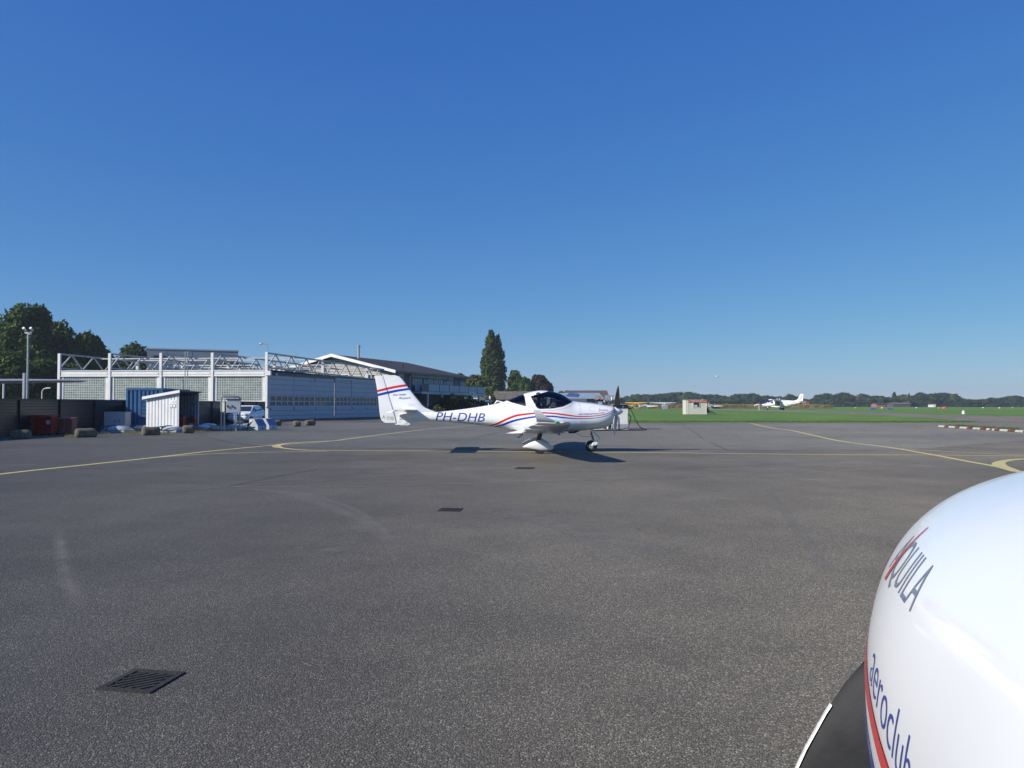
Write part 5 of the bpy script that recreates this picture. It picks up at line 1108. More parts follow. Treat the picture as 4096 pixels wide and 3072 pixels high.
b=MB(); b.add([(xa-.1,-.12,za),(xb+.1,2.88,zb),(xb+.1,2.98,zb),(xa-.1,0,za),(xa-.1,-.12,za+.22),(xb+.1,2.88,zb+.22),(xb+.1,2.98,zb+.22),(xa-.1,0,za+.22)],[(0,1,5,4),(1,2,6,5),(2,3,7,6),(3,0,4,7),(4,5,6,7),(3,2,1,0)]); b.build('parapet',M_CLADL,r)
r,w_,zR,zE=gable('brown_roofed_house','dark brown slatted gable roof just showing through the hangar trusses',850,955,112,1447,1479,9,M_DBROWN,M_TILE,frontgable=True)
# ------------------------------------------------------------ fuel station behind the propeller
Y=43.6
r=empty('fuel_pump',(XS(2482,Y),Y,0),label='white fuel pump with black top numbered 1 behind the propeller',cat='fuel pump'); w_=XS(2505,Y)-XS(2452,Y); h_=ZS(1616,Y)
b=MB(); b.bb(-w_/2,w_/2,-.3,.3,.0,.30); b.build('base',M_GREYM,r)
b=MB(); b.bb(-w_/2,w_/2,-.3,.3,.30,h_*.83); b.build('pump_body',M_WSTAIN,r,bevel=.01)
b=MB(); b.bb(-w_/2-.01,w_/2+.01,-.32,.32,h_*.83,h_-.03); tp=b.build('pump_head',M_BLACKM,r); b=MB(); b.bb(-w_/2-.12,w_/2+.04,-.36,.36,h_-.03,h_+.01); b.build('pump_cap',M_STEEL,r)
text_on('1',(w_*.12,-.325,h_*.86),(1,0,0),(0,0,1),.10,M_HALO,'pump_number',tp)
b=MB(); b.bb(-w_*.12,w_*.46,-.305,-.3005,.40,h_*.60); b.build('front_panel',M_WPAINT,r)
b=MB(); b.tube([(-w_/2-.12,-.34,.10),(-w_/2-.12,-.34,.72),(-w_/2-.08,-.34,.78),(-.25,-.34,.78),(-.20,-.34,.72),(-.20,-.34,.10)],.022,6); b.build('guard_rail',M_STEEL,r,smooth=True)
M_HOSE=mat('black_hose',(.012,.012,.013),.5,var=.2)
b=MB(); b.tube([(w_/2+.02,-.1,h_*.62),(w_/2+.20,-.12,h_*.5),(w_/2+.16,-.15,.55),(w_/2+.02,-.3,.12),(-.2,-1.0,.03),(-1.2,-2.5,.03),(-1.9,-3.0,.03),(-1.5,-2.4,.03),(-.6,-1.6,.03)],.024,8); b.build('hose',M_HOSE,r,smooth=True)
Yh=43.0; hp=[P(2512,1628,Yh),P(2520,1633,Yh),P(2530,1650,Yh),P(2542,1680,Yh),P(2556,1703,Yh),P(2570,1714,Yh)]
hp=[Vector((p.x-r.location.x,p.y-r.location.y,max(p.z,.03))) for p in hp]+[Vector((XS(2590,42)-r.location.x,-1.2,.03)),Vector((XS(2560,41.5)-r.location.x,-2.0,.03)),Vector((-.8,-2.4,.03))]
b=MB(); b.tube(hp,.022,8); b.build('hose',M_HOSE,r,smooth=True)
b=MB(); b.tube([(w_/2,-.1,h_*.86),(w_/2+.12,-.3,h_*.90),(hp[0].x,hp[0].y,hp[0].z)],.03,7); b.bar((w_/2+.05,-.2,h_*.80),(w_/2+.3,-.35,h_*.88),.05,.08); b.build('nozzle',M_BLACKM,r,smooth=True)
Y=44.5; r=empty('fuel_cabinet',(XS(2398,Y),Y,0),label='dark glazed fuel cabinet with a red lamp on top behind the cowling',cat='cabinet'); hh=ZS(1600,Y)
b=MB(); b.bb(-.19,.19,-.2,.2,.0,1.0); b.build('lower_body',M_GREYM,r); b=MB(); b.bb(-.19,.19,-.2,.2,1.0,hh-.03); b.build('upper_body',M_DARKG,r)
b=MB(); b.bb(-.24,.24,-.26,.26,hh-.03,hh+.02); b.build('cap',M_BLACKM,r)
for sx in(-.1,.02): b=MB(); b.bb(sx,sx+.10,-.206,-.201,1.06,hh-.08); b.build('glass_pane',M_PANEL,r)
b=MB(); b.sph((-.02,0,hh+.07),(.09,.06,.05),10,8); b.build('red_lamp',mat('red_lens',(.7,.06,.05),.3),r,smooth=True)
Y=43.2; r=empty('hose_box',(XS(2399,Y),Y,0),label='grey metal box standing on the tarmac below the cowling',cat='box'); b=MB(); b.bb(-.19,.19,-.2,.2,.02,.42); b.build('box_body',M_GREYM,r,bevel=.01); b=MB(); b.bb(-.30,.30,-.3,.3,.0,.03); b.build('plinth',M_CONCL,r)
b=MB(); b.bb(-.20,.20,-.21,.21,.421,.45); b.build('box_lid',M_GREYM,r)
Y=45.0
r=empty('sign_board',(XS(2440,Y),Y,0),label='grey board on a pale post between the fuel cabinet and the propeller',cat='sign'); z0=ZS(1602,Y);z1=ZS(1581,Y)
b=MB(); b.prism([(XS(2418,Y)-r.location.x,z0),(XS(2449,Y)-r.location.x,z0),(XS(2455,Y)-r.location.x,z1),(XS(2420,Y)-r.location.x,z1)],'y',-.06,.0); b.build('board',M_GREYM,r)
b=MB(); b.cyl((-.07,.08,0),(-.07,.08,z0+.1),.045,n=12); b.build('post',M_WSTAIN,r); b=MB(); b.sph((.10,-.08,z0+.10),(.05,.05,.12),10,8); b.tube([(-.36,-.1,z0+.06),(-.28,-.1,z0-.3)],[.05,.03],8); b.build('horn',M_WSTAIN,r,smooth=True)
r=empty('sign_board',(XS(2392,46),46,0),label='grey board behind the fuel cabinet with the red lamp',cat='sign'); z0=ZS(1600,46);z1=ZS(1582,46)
b=MB(); b.bb(-.2,.22,-.04,0,z0,z1); b.build('board',M_GREYM,r); b=MB(); b.cyl((0,.05,0),(0,.05,z0+.1),.04,n=10); b.build('post',M_STEEL,r)
r=empty('sign_board',(XS(2474,60),60,0),label='small bright green sign just right of the upper propeller blade',cat='sign'); z0=ZS(1608,60);z1=ZS(1602,60)
b=MB(); b.bb(-.08,.08,-.02,0,z0,z1+.02); b.build('board',mat('green_sign',(.15,.75,.12),.5),r); b=MB(); b.cyl((0,.02,0),(0,.02,z0+.02),.02,n=8); b.build('post',M_STEEL,r)
Y=44.4; r=empty('pipe_manifold',(XS(2436,Y),Y,0),label='jumble of pipes and drums between the grey box and the fuel pump',cat='pipework')
for k,dx in enumerate((-.28,-.2,-.08,.02)): b=MB(); b.tube([(dx,0,0),(dx+.03,0,.42+.03*(k%2))],.035 if k%2 else .05,8); b.build('pipe',(M_WSTAIN,M_BLACKM)[k%2],r,smooth=True)
b=MB(); b.cyl((.16,.1,0),(.16,.1,.35),.10,n=14); b.build('drum',M_DARKG,r); b=MB(); b.tube([(.1,-.2,0),(.14,-.2,.32),(.34,-.2,.32),(.38,-.2,0)],.02,6); b.build('stand',M_STEEL,r,smooth=True)
# ------------------------------------------------------------ small hut with banner, and the person beside it
Y=109; r=empty('site_hut',(XS(2785,Y),Y,0),label='small cream hut with a window and red lettered banner on the grass',cat='hut'); w_=XS(2825,Y)-XS(2743,Y); h_=ZS(1600,Y)
b=MB(); b.bb(-w_/2,w_/2,0,2.2,.06,h_); b.build('hut_wall',mat('cream_panel',(.55,.53,.46),.7,var=.04),r)
b=MB(); b.bb(-w_/2-.05,w_/2+.05,-.06,2.26,h_+.002,h_+.06); b.build('hut_roof',M_GREYM,r)
for x in(-w_/2+.0,-w_/2+.24,w_/2-.05): b=MB(); b.bb(x,x+.05,-.03,-.001,.06,h_-.05); b.build('wall_trim',M_WPAINT,r)
b=MB(); b.bb(-.50,.50,-.06,-.001,1.02,1.82); wf=b.build('window_frame',M_WPAINT,r); b=MB(); b.bb(-.42,.42,-.075,-.061,1.10,1.74); b.build('pane',M_GLASSW,wf); b=MB(); b.bb(-.30,.12,-.08,-.076,1.12,1.40); b.build('paper',M_PAPER,wf)
b=MB(); b.bb(-w_/2+.26,w_/2+.06,-.10,-.04,h_-.30,h_-.01); bn=b.build('banner',mat('red_banner',(.50,.07,.06),.6),r)
text_on('ZWEEFVLIEGEN PASSAGIERS',(-w_/2+.60,-.105,h_-.12),(1,0,0),(0,0,1),.07,M_HALO,'banner_lettering',bn,width=w_*.62)
text_on('HAVENDIENST   MELDEN BIJ DE TOREN',(-w_/2+.36,-.105,h_-.26),(1,0,0),(0,0,1),.07,M_HALO,'banner_lettering',bn,width=w_*.84)
b=MB(); b.cyl((w_*.38,1,h_+.06),(w_*.38,1,h_+.16),.05,n=8); b.build('roof_vent',M_WSTAIN,r)
b=MB(); b.bb(w_/2+.01,w_/2+.75,.3,1.2,ZS(1622,Y),ZS(1620.6,Y)); b.build('awning_shelf',M_WPAINT,r); b=MB(); b.bb(w_/2+.01,w_/2+.75,.3,1.2,ZS(1633,Y),ZS(1631,Y)); b.build('table_top',M_WPAINT,r)
J=[(0,0,.42),(-.10,0,.62),(-.20,0,.82),(-.26,0,.98),(-.27,0,1.06),(-.26,0,1.18),(-.2,-.19,.90),(.02,-.24,.72),(.22,-.15,.62),(-.2,.19,.90),(.02,.24,.72),(.22,.15,.62),(.05,-.09,.42),(.48,-.10,.50),(.85,-.10,.18),(1.02,-.10,.16),(.05,.09,.42),(.48,.10,.50),(.85,.10,.18),(1.02,.10,.16)]
RD=[.15,.14,.15,.13,.055,.10,.06,.045,.035,.06,.045,.035,.09,.07,.045,.04,.09,.07,.045,.04]
ED=[(0,1),(1,2),(2,3),(3,4),(4,5),(3,6),(6,7),(7,8),(3,9),(9,10),(10,11),(0,12),(12,13),(13,14),(14,15),(0,16),(16,17),(17,18),(18,19)]
sx_=XS(2836,Y); pp=person('person','person in dark clothes reclining in a chair in the shade beside the cream hut',J,RD,ED,0,M_SKIN,M_CLOTH,(sx_,Y+.4,-.02),split=lambda c:c.z>1.06)
h_=MB(); h_.sph((-.28,0,1.22),(.11,.10,.10),12,8); h_.build('hair',M_HAIR,pp,smooth=True)
r=empty('deck_chair',(sx_,Y+.4,0),label='dark folding chair under the reclining person beside the hut',cat='chair')
b=MB(); b.box((-.22,0,.66),(.06,.5,.75),tilt=Matrix.Rotation(R(-22),3,'Y')); b.build('backrest',M_CLOTH,r); b=MB(); b.box((.14,0,.30),(.5,.5,.05)); b.build('seat',M_CLOTH,r)
for x in(-.1,.36):
    for y in(-.24,.24): b=MB(); b.bar((x,y,0),(x,y,.30),.03); b.build('leg',M_BLACKM,r)
# ------------------------------------------------------------ aircraft far across the field
def tubebody(b,prof,n=16):
    b.loft([[(x,wy*math.cos(t),zc+hz*math.sin(t)) for t in [2*math.pi*i/n for i in range(n)]] for x,zc,wy,hz in prof])
def surfx(b,pts,t):  # flat lifting surface from planform (x,y,z)
    n=len(pts); b.add([(x,y,z+t/2) for x,y,z in pts]+[(x,y,z-t/2) for x,y,z in pts],[tuple(range(n)),tuple(range(n,2*n))[::-1]]+[(i,(i+1)%n,n+(i+1)%n,n+i) for i in range(n)])
# single turboprop, nose to the left
Y=212; k=Y/F; r=empty('turboprop_aircraft',(XS(3128,Y),Y,0),R(147),label='white high wing turboprop with blue nose taxiing on the far taxiway',cat='aircraft')
sc=.92
b=MB(); tubebody(b,[(5.9,1.55,.12,.12),(5.6,1.55,.35,.36),(4.6,1.6,.50,.55),(3.4,1.75,.62,.72),(2.6,1.95,.75,.90),(1.5,1.95,.80,.95),(-1.8,1.95,.80,.95),(-3.2,2.1,.6,.70),(-4.6,2.3,.35,.42),(-6.0,2.45,.12,.2)]); b.build('fuselage',M_WHITE,r,smooth=50)
b=MB(); surfx(b,[(1.9,-7.9,3.05),(2.15,-2,2.98),(2.2,0,2.95),(2.15,2,2.98),(1.9,7.9,3.05),(.9,7.9,3.05),(.35,2,2.95),(.3,0,2.95),(.35,-2,2.95),(.9,-7.9,3.05)],.24); b.build('wing',M_WHITE,r,bevel=.06)
b=MB(); b.prism([(-3.4,2.75),(-4.4,3.1),(-5.3,4.75),(-6.15,4.75),(-5.9,2.5),(-4.6,2.5)],'y',-.09,.09); fn=b.build('fin',M_WHITE,r,bevel=.03)
for side in(-1,1):
    for q,(x,z,w2,h2) in enumerate(((-5.25,3.5,.28,.16),(-5.45,3.75,.26,.2),(-5.6,4.0,.3,.14),(-5.75,4.5,.3,.08),(-5.2,3.2,.2,.25),(-5.65,3.3,.16,.3))): b=MB(); b.box((x,side*.095,z),(w2,.02,h2),tilt=Matrix.Rotation(R(35),3,'Y')); b.build('tail_mark',(M_DARKG,M_DARKG,M_DARKG,M_DARKG,M_NAVY,M_DARKG)[q],fn)
b=MB(); surfx(b,[(-5.3,-3.1,2.6),(-4.8,0,2.6),(-5.3,3.1,2.6),(-6.1,3.1,2.6),(-6.1,-3.1,2.6)],.12); b.build('tailplane',M_WHITE,r)
for s_ in(-1,1): 
    b=MB(); b.bar((1.2,s_*.7,1.2),(1.4,s_*3.6,2.9),.18,.07); b.build('wing_strut',M_DARKG,r)
    b=MB(); b.tube([(.2,s_*.5,1.15),(0.1,s_*1.6,.5)],.07,6); b.build('gear_leg',M_WHITE,r); b=MB(); b.cyl((.1,s_*1.5,.38),(.1,s_*1.8,.38),.38,n=18); b.build('wheel',M_BLACK,r)
    b=MB(); b.add([(3.3,s_*.70,2.1),(2.4,s_*.80,2.0),(2.5,s_*.66,2.65),(2.9,s_*.60,2.6)],[(0,1,2,3)]); b.build('cockpit_window',M_GLASSW,r)
    b=MB(); b.box((1.2,s_*.80,1.95),(1.5,.04,1.05)); b.build('open_door',M_DARKG,r)
    b=MB(); b.box((-.15,s_*.80,2.2),(.4,.04,.4)); b.build('cabin_window',M_BLACKM,r)
    b=MB(); b.box((-1.2,s_*.815,1.95),(1.3,.03,1.35)); b.build('rear_door',M_WSTAIN,r)
    b=MB(); b.box((-3.0,s_*.66,1.62),(1.3,.04,.16),rz=s_*R(-9)); b.box((.3,s_*.83,1.55),(4.6,.03,.06)); b.build('cheatline',M_NAVY,r)
    b=MB(); b.box((-4.3,s_*.42,1.98),(1.1,.05,.16),rz=s_*R(-9)); b.build('red_stripe',M_RED,r)
    text_on('PH-SWP',(-2.7*1.0,s_*.70,2.25),(-s_*-1,0,0) if s_<0 else (-1,0,0),(0,0,1),.26,M_DARKG,'registration_letters',r,width=1.2)
b=MB(); tubebody(b,[(5.55,1.75,.28,.20),(4.9,1.85,.40,.36),(3.9,2.05,.50,.50),(3.2,2.3,.35,.35)]); b.build('nose_cowl',M_BLUE,r,smooth=True)
b=MB(); b.tube([(4.2,0,1.2),(4.3,0,.4)],.10,8); b.build('nose_leg',M_WHITE,r); b=MB(); b.cyl((4.3,-.12,.3),(4.3,.12,.3),.30,n=18); b.build('nose_wheel',M_BLACK,r)
for a in(20,140,260): b=MB(); b.bar((6.0,0,1.55),(6.0,1.3*math.sin(R(a)),1.55+1.3*math.cos(R(a))),.05,.18); b.build('propeller_blade',M_BLACKM,r)
for x in(1.6,.9): b=MB(); b.bar((x,0,3.0),(x-.25,0,3.5),.05,.12); b.build('antenna',M_WHITE,r)
b=MB(); tubebody(b,[(3.2,1.15,.3,.25),(1.5,.98,.45,.28),(-1,1.0,.4,.25)]); b.build('cargo_pod',M_WHITE,r,smooth=True)
r.scale=(sc,sc,sc)
# glider like and tourist planes parked near the corn
def lightplane(px,Y,rz,name,label,mb,mw,high=False,span=5.2,sc=1,tail=None):
    r=empty(name,(XS(px,Y),Y,0),rz,label=label,cat='aircraft',group='small planes parked across the grass')
    b=MB(); tubebody(b,[(2.2,1.0,.1,.1),(1.9,1.0,.35,.35),(.8,1.05,.5,.5),(-.4,1.1,.5,.55),(-2.2,1.15,.25,.28),(-4.4,1.3,.08,.1)]); b.build('fuselage',mb,r,smooth=50)
    z=2.0 if high else .8
    b=MB(); surfx(b,[(.9,-span,z+.25),(1.0,0,z),(.9,span,z+.25),(-.1,span,z+.25),(-.5,0,z),(-.1,-span,z+.25)],.14); b.build('wing',mw,r)
    b=MB(); b.prism([(-3.6,1.3),(-4.1,2.3),(-4.7,2.3),(-4.6,1.2)],'y',-.05,.05); b.build('fin',tail or mb,r)
    b=MB(); surfx(b,[(-3.9,-1.5,1.35),(-3.7,0,1.35),(-3.9,1.5,1.35),(-4.5,1.5,1.35),(-4.5,-1.5,1.35)],.07); b.build('tailplane',mw,r)
    b=MB(); b.sph((.2,0,1.5),(.9,.4,.42),14,8); b.build('canopy',M_GLASSW,r,smooth=True)
    for s_ in(-1,1): b=MB(); b.cyl((.1,s_*1.0,.2),(.1,s_*1.15,.2),.2,n=14); b.build('wheel',M_BLACK,r); b=MB(); b.bar((.1,s_*.3,.9),(.1,s_*1.05,.2),.05); b.build('gear_leg',M_STEEL,r)
    b=MB(); b.cyl((1.8,-.06,.18),(1.8,.06,.18),.18,n=14); b.bar((1.8,0,.2),(1.8,0,.9),.05); b.build('nose_wheel',M_BLACK,r); r.scale=(sc,)*3; return r
M_YEL=mat('yellow_paint',(.75,.42,.01),.4)
lightplane(2545,280,R(65),'small_aircraft','small plane with bright yellow wings right of the fuel pump hose',M_YEL,M_YEL,True,4.2)
lightplane(2588,290,R(28),'small_aircraft','low white plane with a red mark between the yellow wings and the tail on plane',M_WHITE,M_WHITE,False,6.5,tail=M_WHITE)
b=MB(); b.box((0,0,0),(.5,.06,.4)); o=b.build('red_mark',M_RED,loc=(1.2,-.52,1.1)); o.parent=[q for q in COL.objects if q.name=='small_aircraft.001'][0]
lightplane(2652,300,R(88),'small_aircraft','white plane seen tail on with its wings spread wide left of the hut',M_WHITE,M_WHITE,True,5.2)
lightplane(2848,300,R(60),'small_aircraft','white wing tip showing just right of the hut',M_WHITE,M_WHITE,False,4.0)
r=lightplane(1930,118,R(165),'small_aircraft','yellow plane with red rudder seen above the rear fuselage of the side on plane',mat('mustard_paint',(.32,.22,.03),.4),M_WHITE,True,5.4,.9,tail=M_RED)
b=MB(); b.prism([(-4.08,2.15),(-4.1,2.36),(-4.72,2.36),(-4.72,2.12)],'y',-.06,.06); b.build('fin_tip',M_YEL,r)
b=MB(); b.box((1.6,0,1.05),(.9,.9,.5)); b.build('red_nose',M_RED,r,bevel=.15)
Y=250; b=MB(); b.box((XS(2659,Y),Y,.65),(1.7,.8,1.3)); tag(b.build('grey_box',M_GREYM,bevel=.03),'pale grey box on the grass in front of the tail on plane','box')
Y=200; r=empty('windsock',(XS(3036,Y),Y,0),label='small white windsock on a short post left of the turboprop',cat='windsock')
b=MB(); b.cyl((0,0,0),(0,0,ZS(1618,Y)),.07,n=8); b.build('post',M_WPAINT,r); b=MB(); b.tube([(0,0,1.4),(-.5,0,1.5),(-1.0,0,1.3),(-1.25,0,1.05)],[.2,.18,.13,.08],10); b.build('sock',M_WPAINT,r,smooth=True)
# ------------------------------------------------------------ kerb stones and field markers
M_KW=mat('white_kerb_paint',(.50,.50,.45),.8,var=.2,scale=5,detail=8); M_KR=mat('faded_red_kerb',(.17,.055,.04),.85,var=.3,scale=5,detail=8)
segs=[(3760,3783,'w'),(3783,3800,'r'),(3801,3826,'w'),(3826,3844,'r'),(3845,3856,'w'),(3858,3874,'w'),(3875,3890,'r'),(3898,3910,'w'),(3916,3926,'w'),(3927,3946,'r'),(3952,3964,'w'),(3966,3972,'r'),(3975,3983,'w'),(3985,4005,'r'),(4006,4038,'w'),(4038,4067,'r'),(4068,4100,'w'),(4101,4125,'r')]
for i,(a,c_,q) in enumerate(segs):
    f=lambda px:1708.5+(px-3760)*(1731-1708.5)/(4100-3760)
    p0=G(a,f(a));p1=G(c_,f(c_)); d=(p1-p0); b=MB(); b.bar((0,0,.07),(d.x*.97,d.y*.97,.07),.24,.13)
    o=b.build('kerb_stone',M_KW if q=='w' else M_KR,bevel=.03,loc=(p0.x,p0.y,-.02)); tag(o,('white painted' if q=='w' else 'faded red')+' kerb stone in the row at the right edge of the tarmac','kerb stone','red and white kerb stones at the apron edge')
def marker(px,py,w_,h_,m,label,d=.4):
    p=G(px,py); b=MB(); b.sph((0,0,h_*.0),(w_/2,d/2,h_),14,8,half=True); o=b.build('field_marker',m,loc=(p.x,p.y,0)); return tag(o,label,'marker')
marker(3777,1634,2.2,.75,mat('orange_marker',(.55,.09,.03),.6),'large orange marker on the far grass below the right hand trees',1.5)
marker(3493,1638,2.2,.35,M_BLUE,'blue marker on the far grass, left one of two'); marker(3560,1638,2.0,.35,M_BLUE,'blue marker on the far grass, right one of two')
marker(3306,1633,4.0,.4,M_WPAINT,'long white marker at the end of the corn field'); marker(3854,1656,.5,.55,M_WPAINT,'small white marker beside the taxiway at the right')
for i,px in enumerate((3422,3528,3666,3755,3932,3998,4050)): marker(px,1632+(i%2),.9,.4,M_WPAINT if i%3 else M_YEL,['tiny white','tiny yellow white'][i%3==0]+' runway marker board on the far grass below the treeline')
for i,o in enumerate([q for q in COL.objects if q.get('label','').endswith('below the treeline')]): o['group']='tiny marker boards on the far grass'
P_=P(2868,1506,120); r=tag(MB().loft([[(x,wy*math.cos(t),hz*math.sin(t)) for t in [2*math.pi*i/8 for i in range(8)]] for x,wy,hz in((-.3,.02,.02),(-.08,.10,.10),(.15,.08,.08),(.3,.01,.01))]).build('bird',M_WPAINT,loc=P_),'small white bird high in the sky above the hut','bird')
b=MB(); surfx(b,[(.05,0,0),(.08,.22,.10),(.0,.42,.04),(-.06,.2,.09),(-.08,0,0),(-.06,-.2,.09),(0,-.42,.04),(.08,-.22,.10)],.012); b.build('wings',M_WPAINT,r)
# ------------------------------------------------------------ vegetation
def leafmat(name,dark,light,sc=.35,trans=.25):
    m=bpy.data.materials.new(name); m.use_nodes=True; t=m.node_tree; b=t.nodes['Principled BSDF']; L=t.links.new
    ge=N(t,'ShaderNodeNewGeometry'); tc=N(t,'ShaderNodeTexCoord'); n=N(t,'ShaderNodeTexNoise',Scale=sc,Detail=3); L(tc.outputs['Object'],n.inputs['Vector'])
    x=mathn(t,'ADD',mathn(t,'MULTIPLY',ge.outputs['Random Per Island'],.5),mathn(t,'MULTIPLY',n.outputs[0],.6))
    c=ramp(t,x,[(.25,dark),(.85,light)]); L(c,b.inputs['Base Color']); b.inputs['Roughness'].default_value=.75; b.inputs['Specular IOR Level'].default_value=.2
    tr=N(t,'ShaderNodeBsdfTranslucent'); L(c,tr.inputs[0]); mx=N(t,'ShaderNodeMixShader'); mx.inputs[0].default_value=trans; L(b.outputs[0],mx.inputs[1]); L(tr.outputs[0],mx.inputs[2]); L(mx.outputs[0],t.nodes['Material Output'].inputs[0]); return m
M_LEAF=leafmat('tree_leaves',(.024,.050,.014),(.100,.160,.040)); M_POP=leafmat('poplar_leaves',(.024,.048,.014),(.115,.165,.045),.5); M_COPPER=leafmat('copper_leaves',(.022,.018,.018),(.085,.062,.050))
M_FARL=leafmat('distant_leaves',(.022,.045,.018),(.058,.095,.033),.25); M_FARL2=leafmat('distant_pale_leaves',(.05,.07,.03),(.14,.16,.07),.25); M_BUSH=leafmat('shrub_leaves',(.05,.06,.02),(.13,.14,.05),.6); M_HEDGE=leafmat('shade_dark_leaves',(.010,.020,.010),(.03,.05,.02),.8); M_CORN=leafmat('ripe_corn',(.16,.125,.055),(.34,.27,.13),.12)  # M_HEDGE: leaf colour itself darkened for the deep shade beside the clubhouse
M_WEED=leafmat('weed_leaves',(.08,.09,.03),(.24,.24,.10),2); M_BARK=mat('bark',(.07,.055,.04),.9,var=.3,scale=3,bump=.5)
def crown(lobes,count,leaf,seed,gap=.55,core=.78):
    """leaf clumps through the outer shell of overlapping lobes; an inner rough core keeps far light out"""
    rng=np.random.default_rng(seed); V=[];Fc=[]; vol=np.array([l[3]*l[4]*l[5] for l in lobes])**.67; pr=vol/vol.sum()
    L_=np.array(lobes); which=rng.choice(len(lobes),count,p=pr); d=rng.normal(size=(count,3)); d/=np.linalg.norm(d,axis=1)[:,None]
    # clumpy radial noise
    ph=rng.uniform(0,6.28,(len(lobes),6)); rad=1+.12*np.sin(5*d[:,0]*1.7+ph[which,0])*np.sin(6*d[:,2]+ph[which,1])+.08*np.sin(11*d[:,1]+ph[which,2])*np.sin(9*d[:,2]+ph[which,3])
    r_=rad*(gap+(1-gap)*rng.uniform(0,1,count)**.35); P_=L_[which,:3]+d*L_[which,3:]*r_[:,None]
    # drop those deep inside another lobe
    keep=np.ones(count,bool)
    for i,l in enumerate(lobes):
        q=((P_-np.array(l[:3]))/np.array(l[3:])); keep&=~((np.linalg.norm(q,axis=1)<gap*.85)&(which!=i))
    P_=P_[keep];d=d[keep]; n=len(P_)
    nr=d*.9+rng.normal(size=(n,3))*.75; nr/=np.linalg.norm(nr,axis=1)[:,None]
    a=np.cross(nr,rng.normal(size=(n,3))); a/=np.linalg.norm(a,axis=1)[:,None]; b_=np.cross(nr,a); s1=leaf*rng.uniform(.55,1.3,n)[:,None]; s2=leaf*rng.uniform(.4,1.0,n)[:,None]
    q=np.stack([P_-a*s1,P_-b_*s2*.8,P_+a*s1,P_+b_*s2*.8],1).reshape(-1,3)
    V=[tuple(v) for v in q.tolist()]; Fc=[(4*i,4*i+1,4*i+2,4*i+3) for i in range(n)]
    b=MB(); b.v=V; b.f=Fc; b.mi=[0]*n
    for (x,y,z,rx,ry,rz) in lobes:
        rings=[]
        for j in range(7):
            t=math.pi*(j+.0)/6; rr=max(math.sin(t),.02)
            rings.append([(x+rx*core*rr*math.cos(2*math.pi*i/9)*rng.uniform(.8,1.1),y+ry*core*rr*math.sin(2*math.pi*i/9)*rng.uniform(.8,1.1),z+rz*core*math.cos(t)) for i in range(9)])
        b.loft(rings)
    return b
def tree(name,lobes,count,leaf,seed,m,trunk_r,loc,label=None,group=None,cat='tree',core=.72,ht=None,gap=.55):
    r=empty(name,loc); tag(r,label,cat,group)
    crown(lobes,count,leaf,seed,core=core,gap=gap).build('crown',m,r,fix=False)
    zt=max(l[2] for l in lobes); b=MB(); b.tube([(0,0,-.1),(.1,.05,zt*.35),(-.05,.1,zt*.7),(0,0,zt)],[trunk_r,trunk_r*.8,trunk_r*.5,trunk_r*.2],9)
    for l in lobes[:6]: b.tube([(0,0,max(.3,l[2]*.45)),(l[0]*.5,l[1]*.5,l[2]*.75),(l[0]*.9,l[1]*.9,l[2])],[trunk_r*.45,trunk_r*.3,trunk_r*.1],6)
    b.build('trunk',M_BARK,r,smooth=True); return r
def broad(h,w_,seed,n=11,low=.12,flat=1.0):
    rnd=random.Random(seed); L_=[(0,0,h*.62,w_*.36,w_*.34,h*.34*flat)]
    for i in range(n):
        a=2*math.pi*i*.618+rnd.uniform(-.3,.3); rr=rnd.uniform(.18,.36)*w_; z=h*(low+.16+rnd.uniform(0,.58)); s_=rnd.uniform(.14,.22)
        k=math.sqrt(max(.1,1-((z/h-.5)/.55)**2)); L_.append((rr*math.cos(a)*k,rr*math.sin(a)*k,z,w_*s_,w_*s_,h*s_*.8))
    for i in range(4): L_.append((rnd.uniform(-.15,.15)*w_,rnd.uniform(-.15,.15)*w_,h*rnd.uniform(.80,.88),w_*.15,w_*.15,h*.12))
    return L_
# big trees at the left, behind the wall
def at_tree(pxc,pytop,halfpx,Y,seed,m,label,count=9000,leaf=.30,name='broadleaf_tree',low=.0,group='dark green trees behind the wall at the left'):
    h=ZS(pytop,Y); w_=2*halfpx/F*Y
    return tree(name,broad(h*.97,w_,seed,12,low),count,leaf,seed,m,.35,(XS(pxc,Y),Y,0),label,group)
at_tree(90,1197,150,104,3,M_LEAF,'tallest dark green tree at the left edge behind the lamp post',14000,.30)
at_tree(-90,1215,130,108,4,M_LEAF,'tree cut by the left edge of the picture beside the tallest one',8000,.34)
at_tree(232,1262,105,110,5,M_LEAF,'second tallest tree, right shoulder of the left hand group',9000,.30)
at_tree(360,1317,95,112,6,M_LEAF,'broad lower tree rising behind the leftmost roof truss',9000,.30)
at_tree(40,1400,120,84,7,M_LEAF,'lower tree filling the space below the tall tree at the left edge',7000,.30)
at_tree(190,1430,110,88,8,M_LEAF,'low dark tree behind the small street lamp',7000,.30)
at_tree(300,1440,95,92,18,M_LEAF,'low dark tree just behind the left end of the hangar',6000,.30)
at_tree(535,1352,85,135,9,M_LEAF,'rounded tree standing alone left of the industrial building',7000,.34)
at_tree(440,1420,60,130,19,M_LEAF,'small tree between the left group and the lone rounded tree',4000,.34)
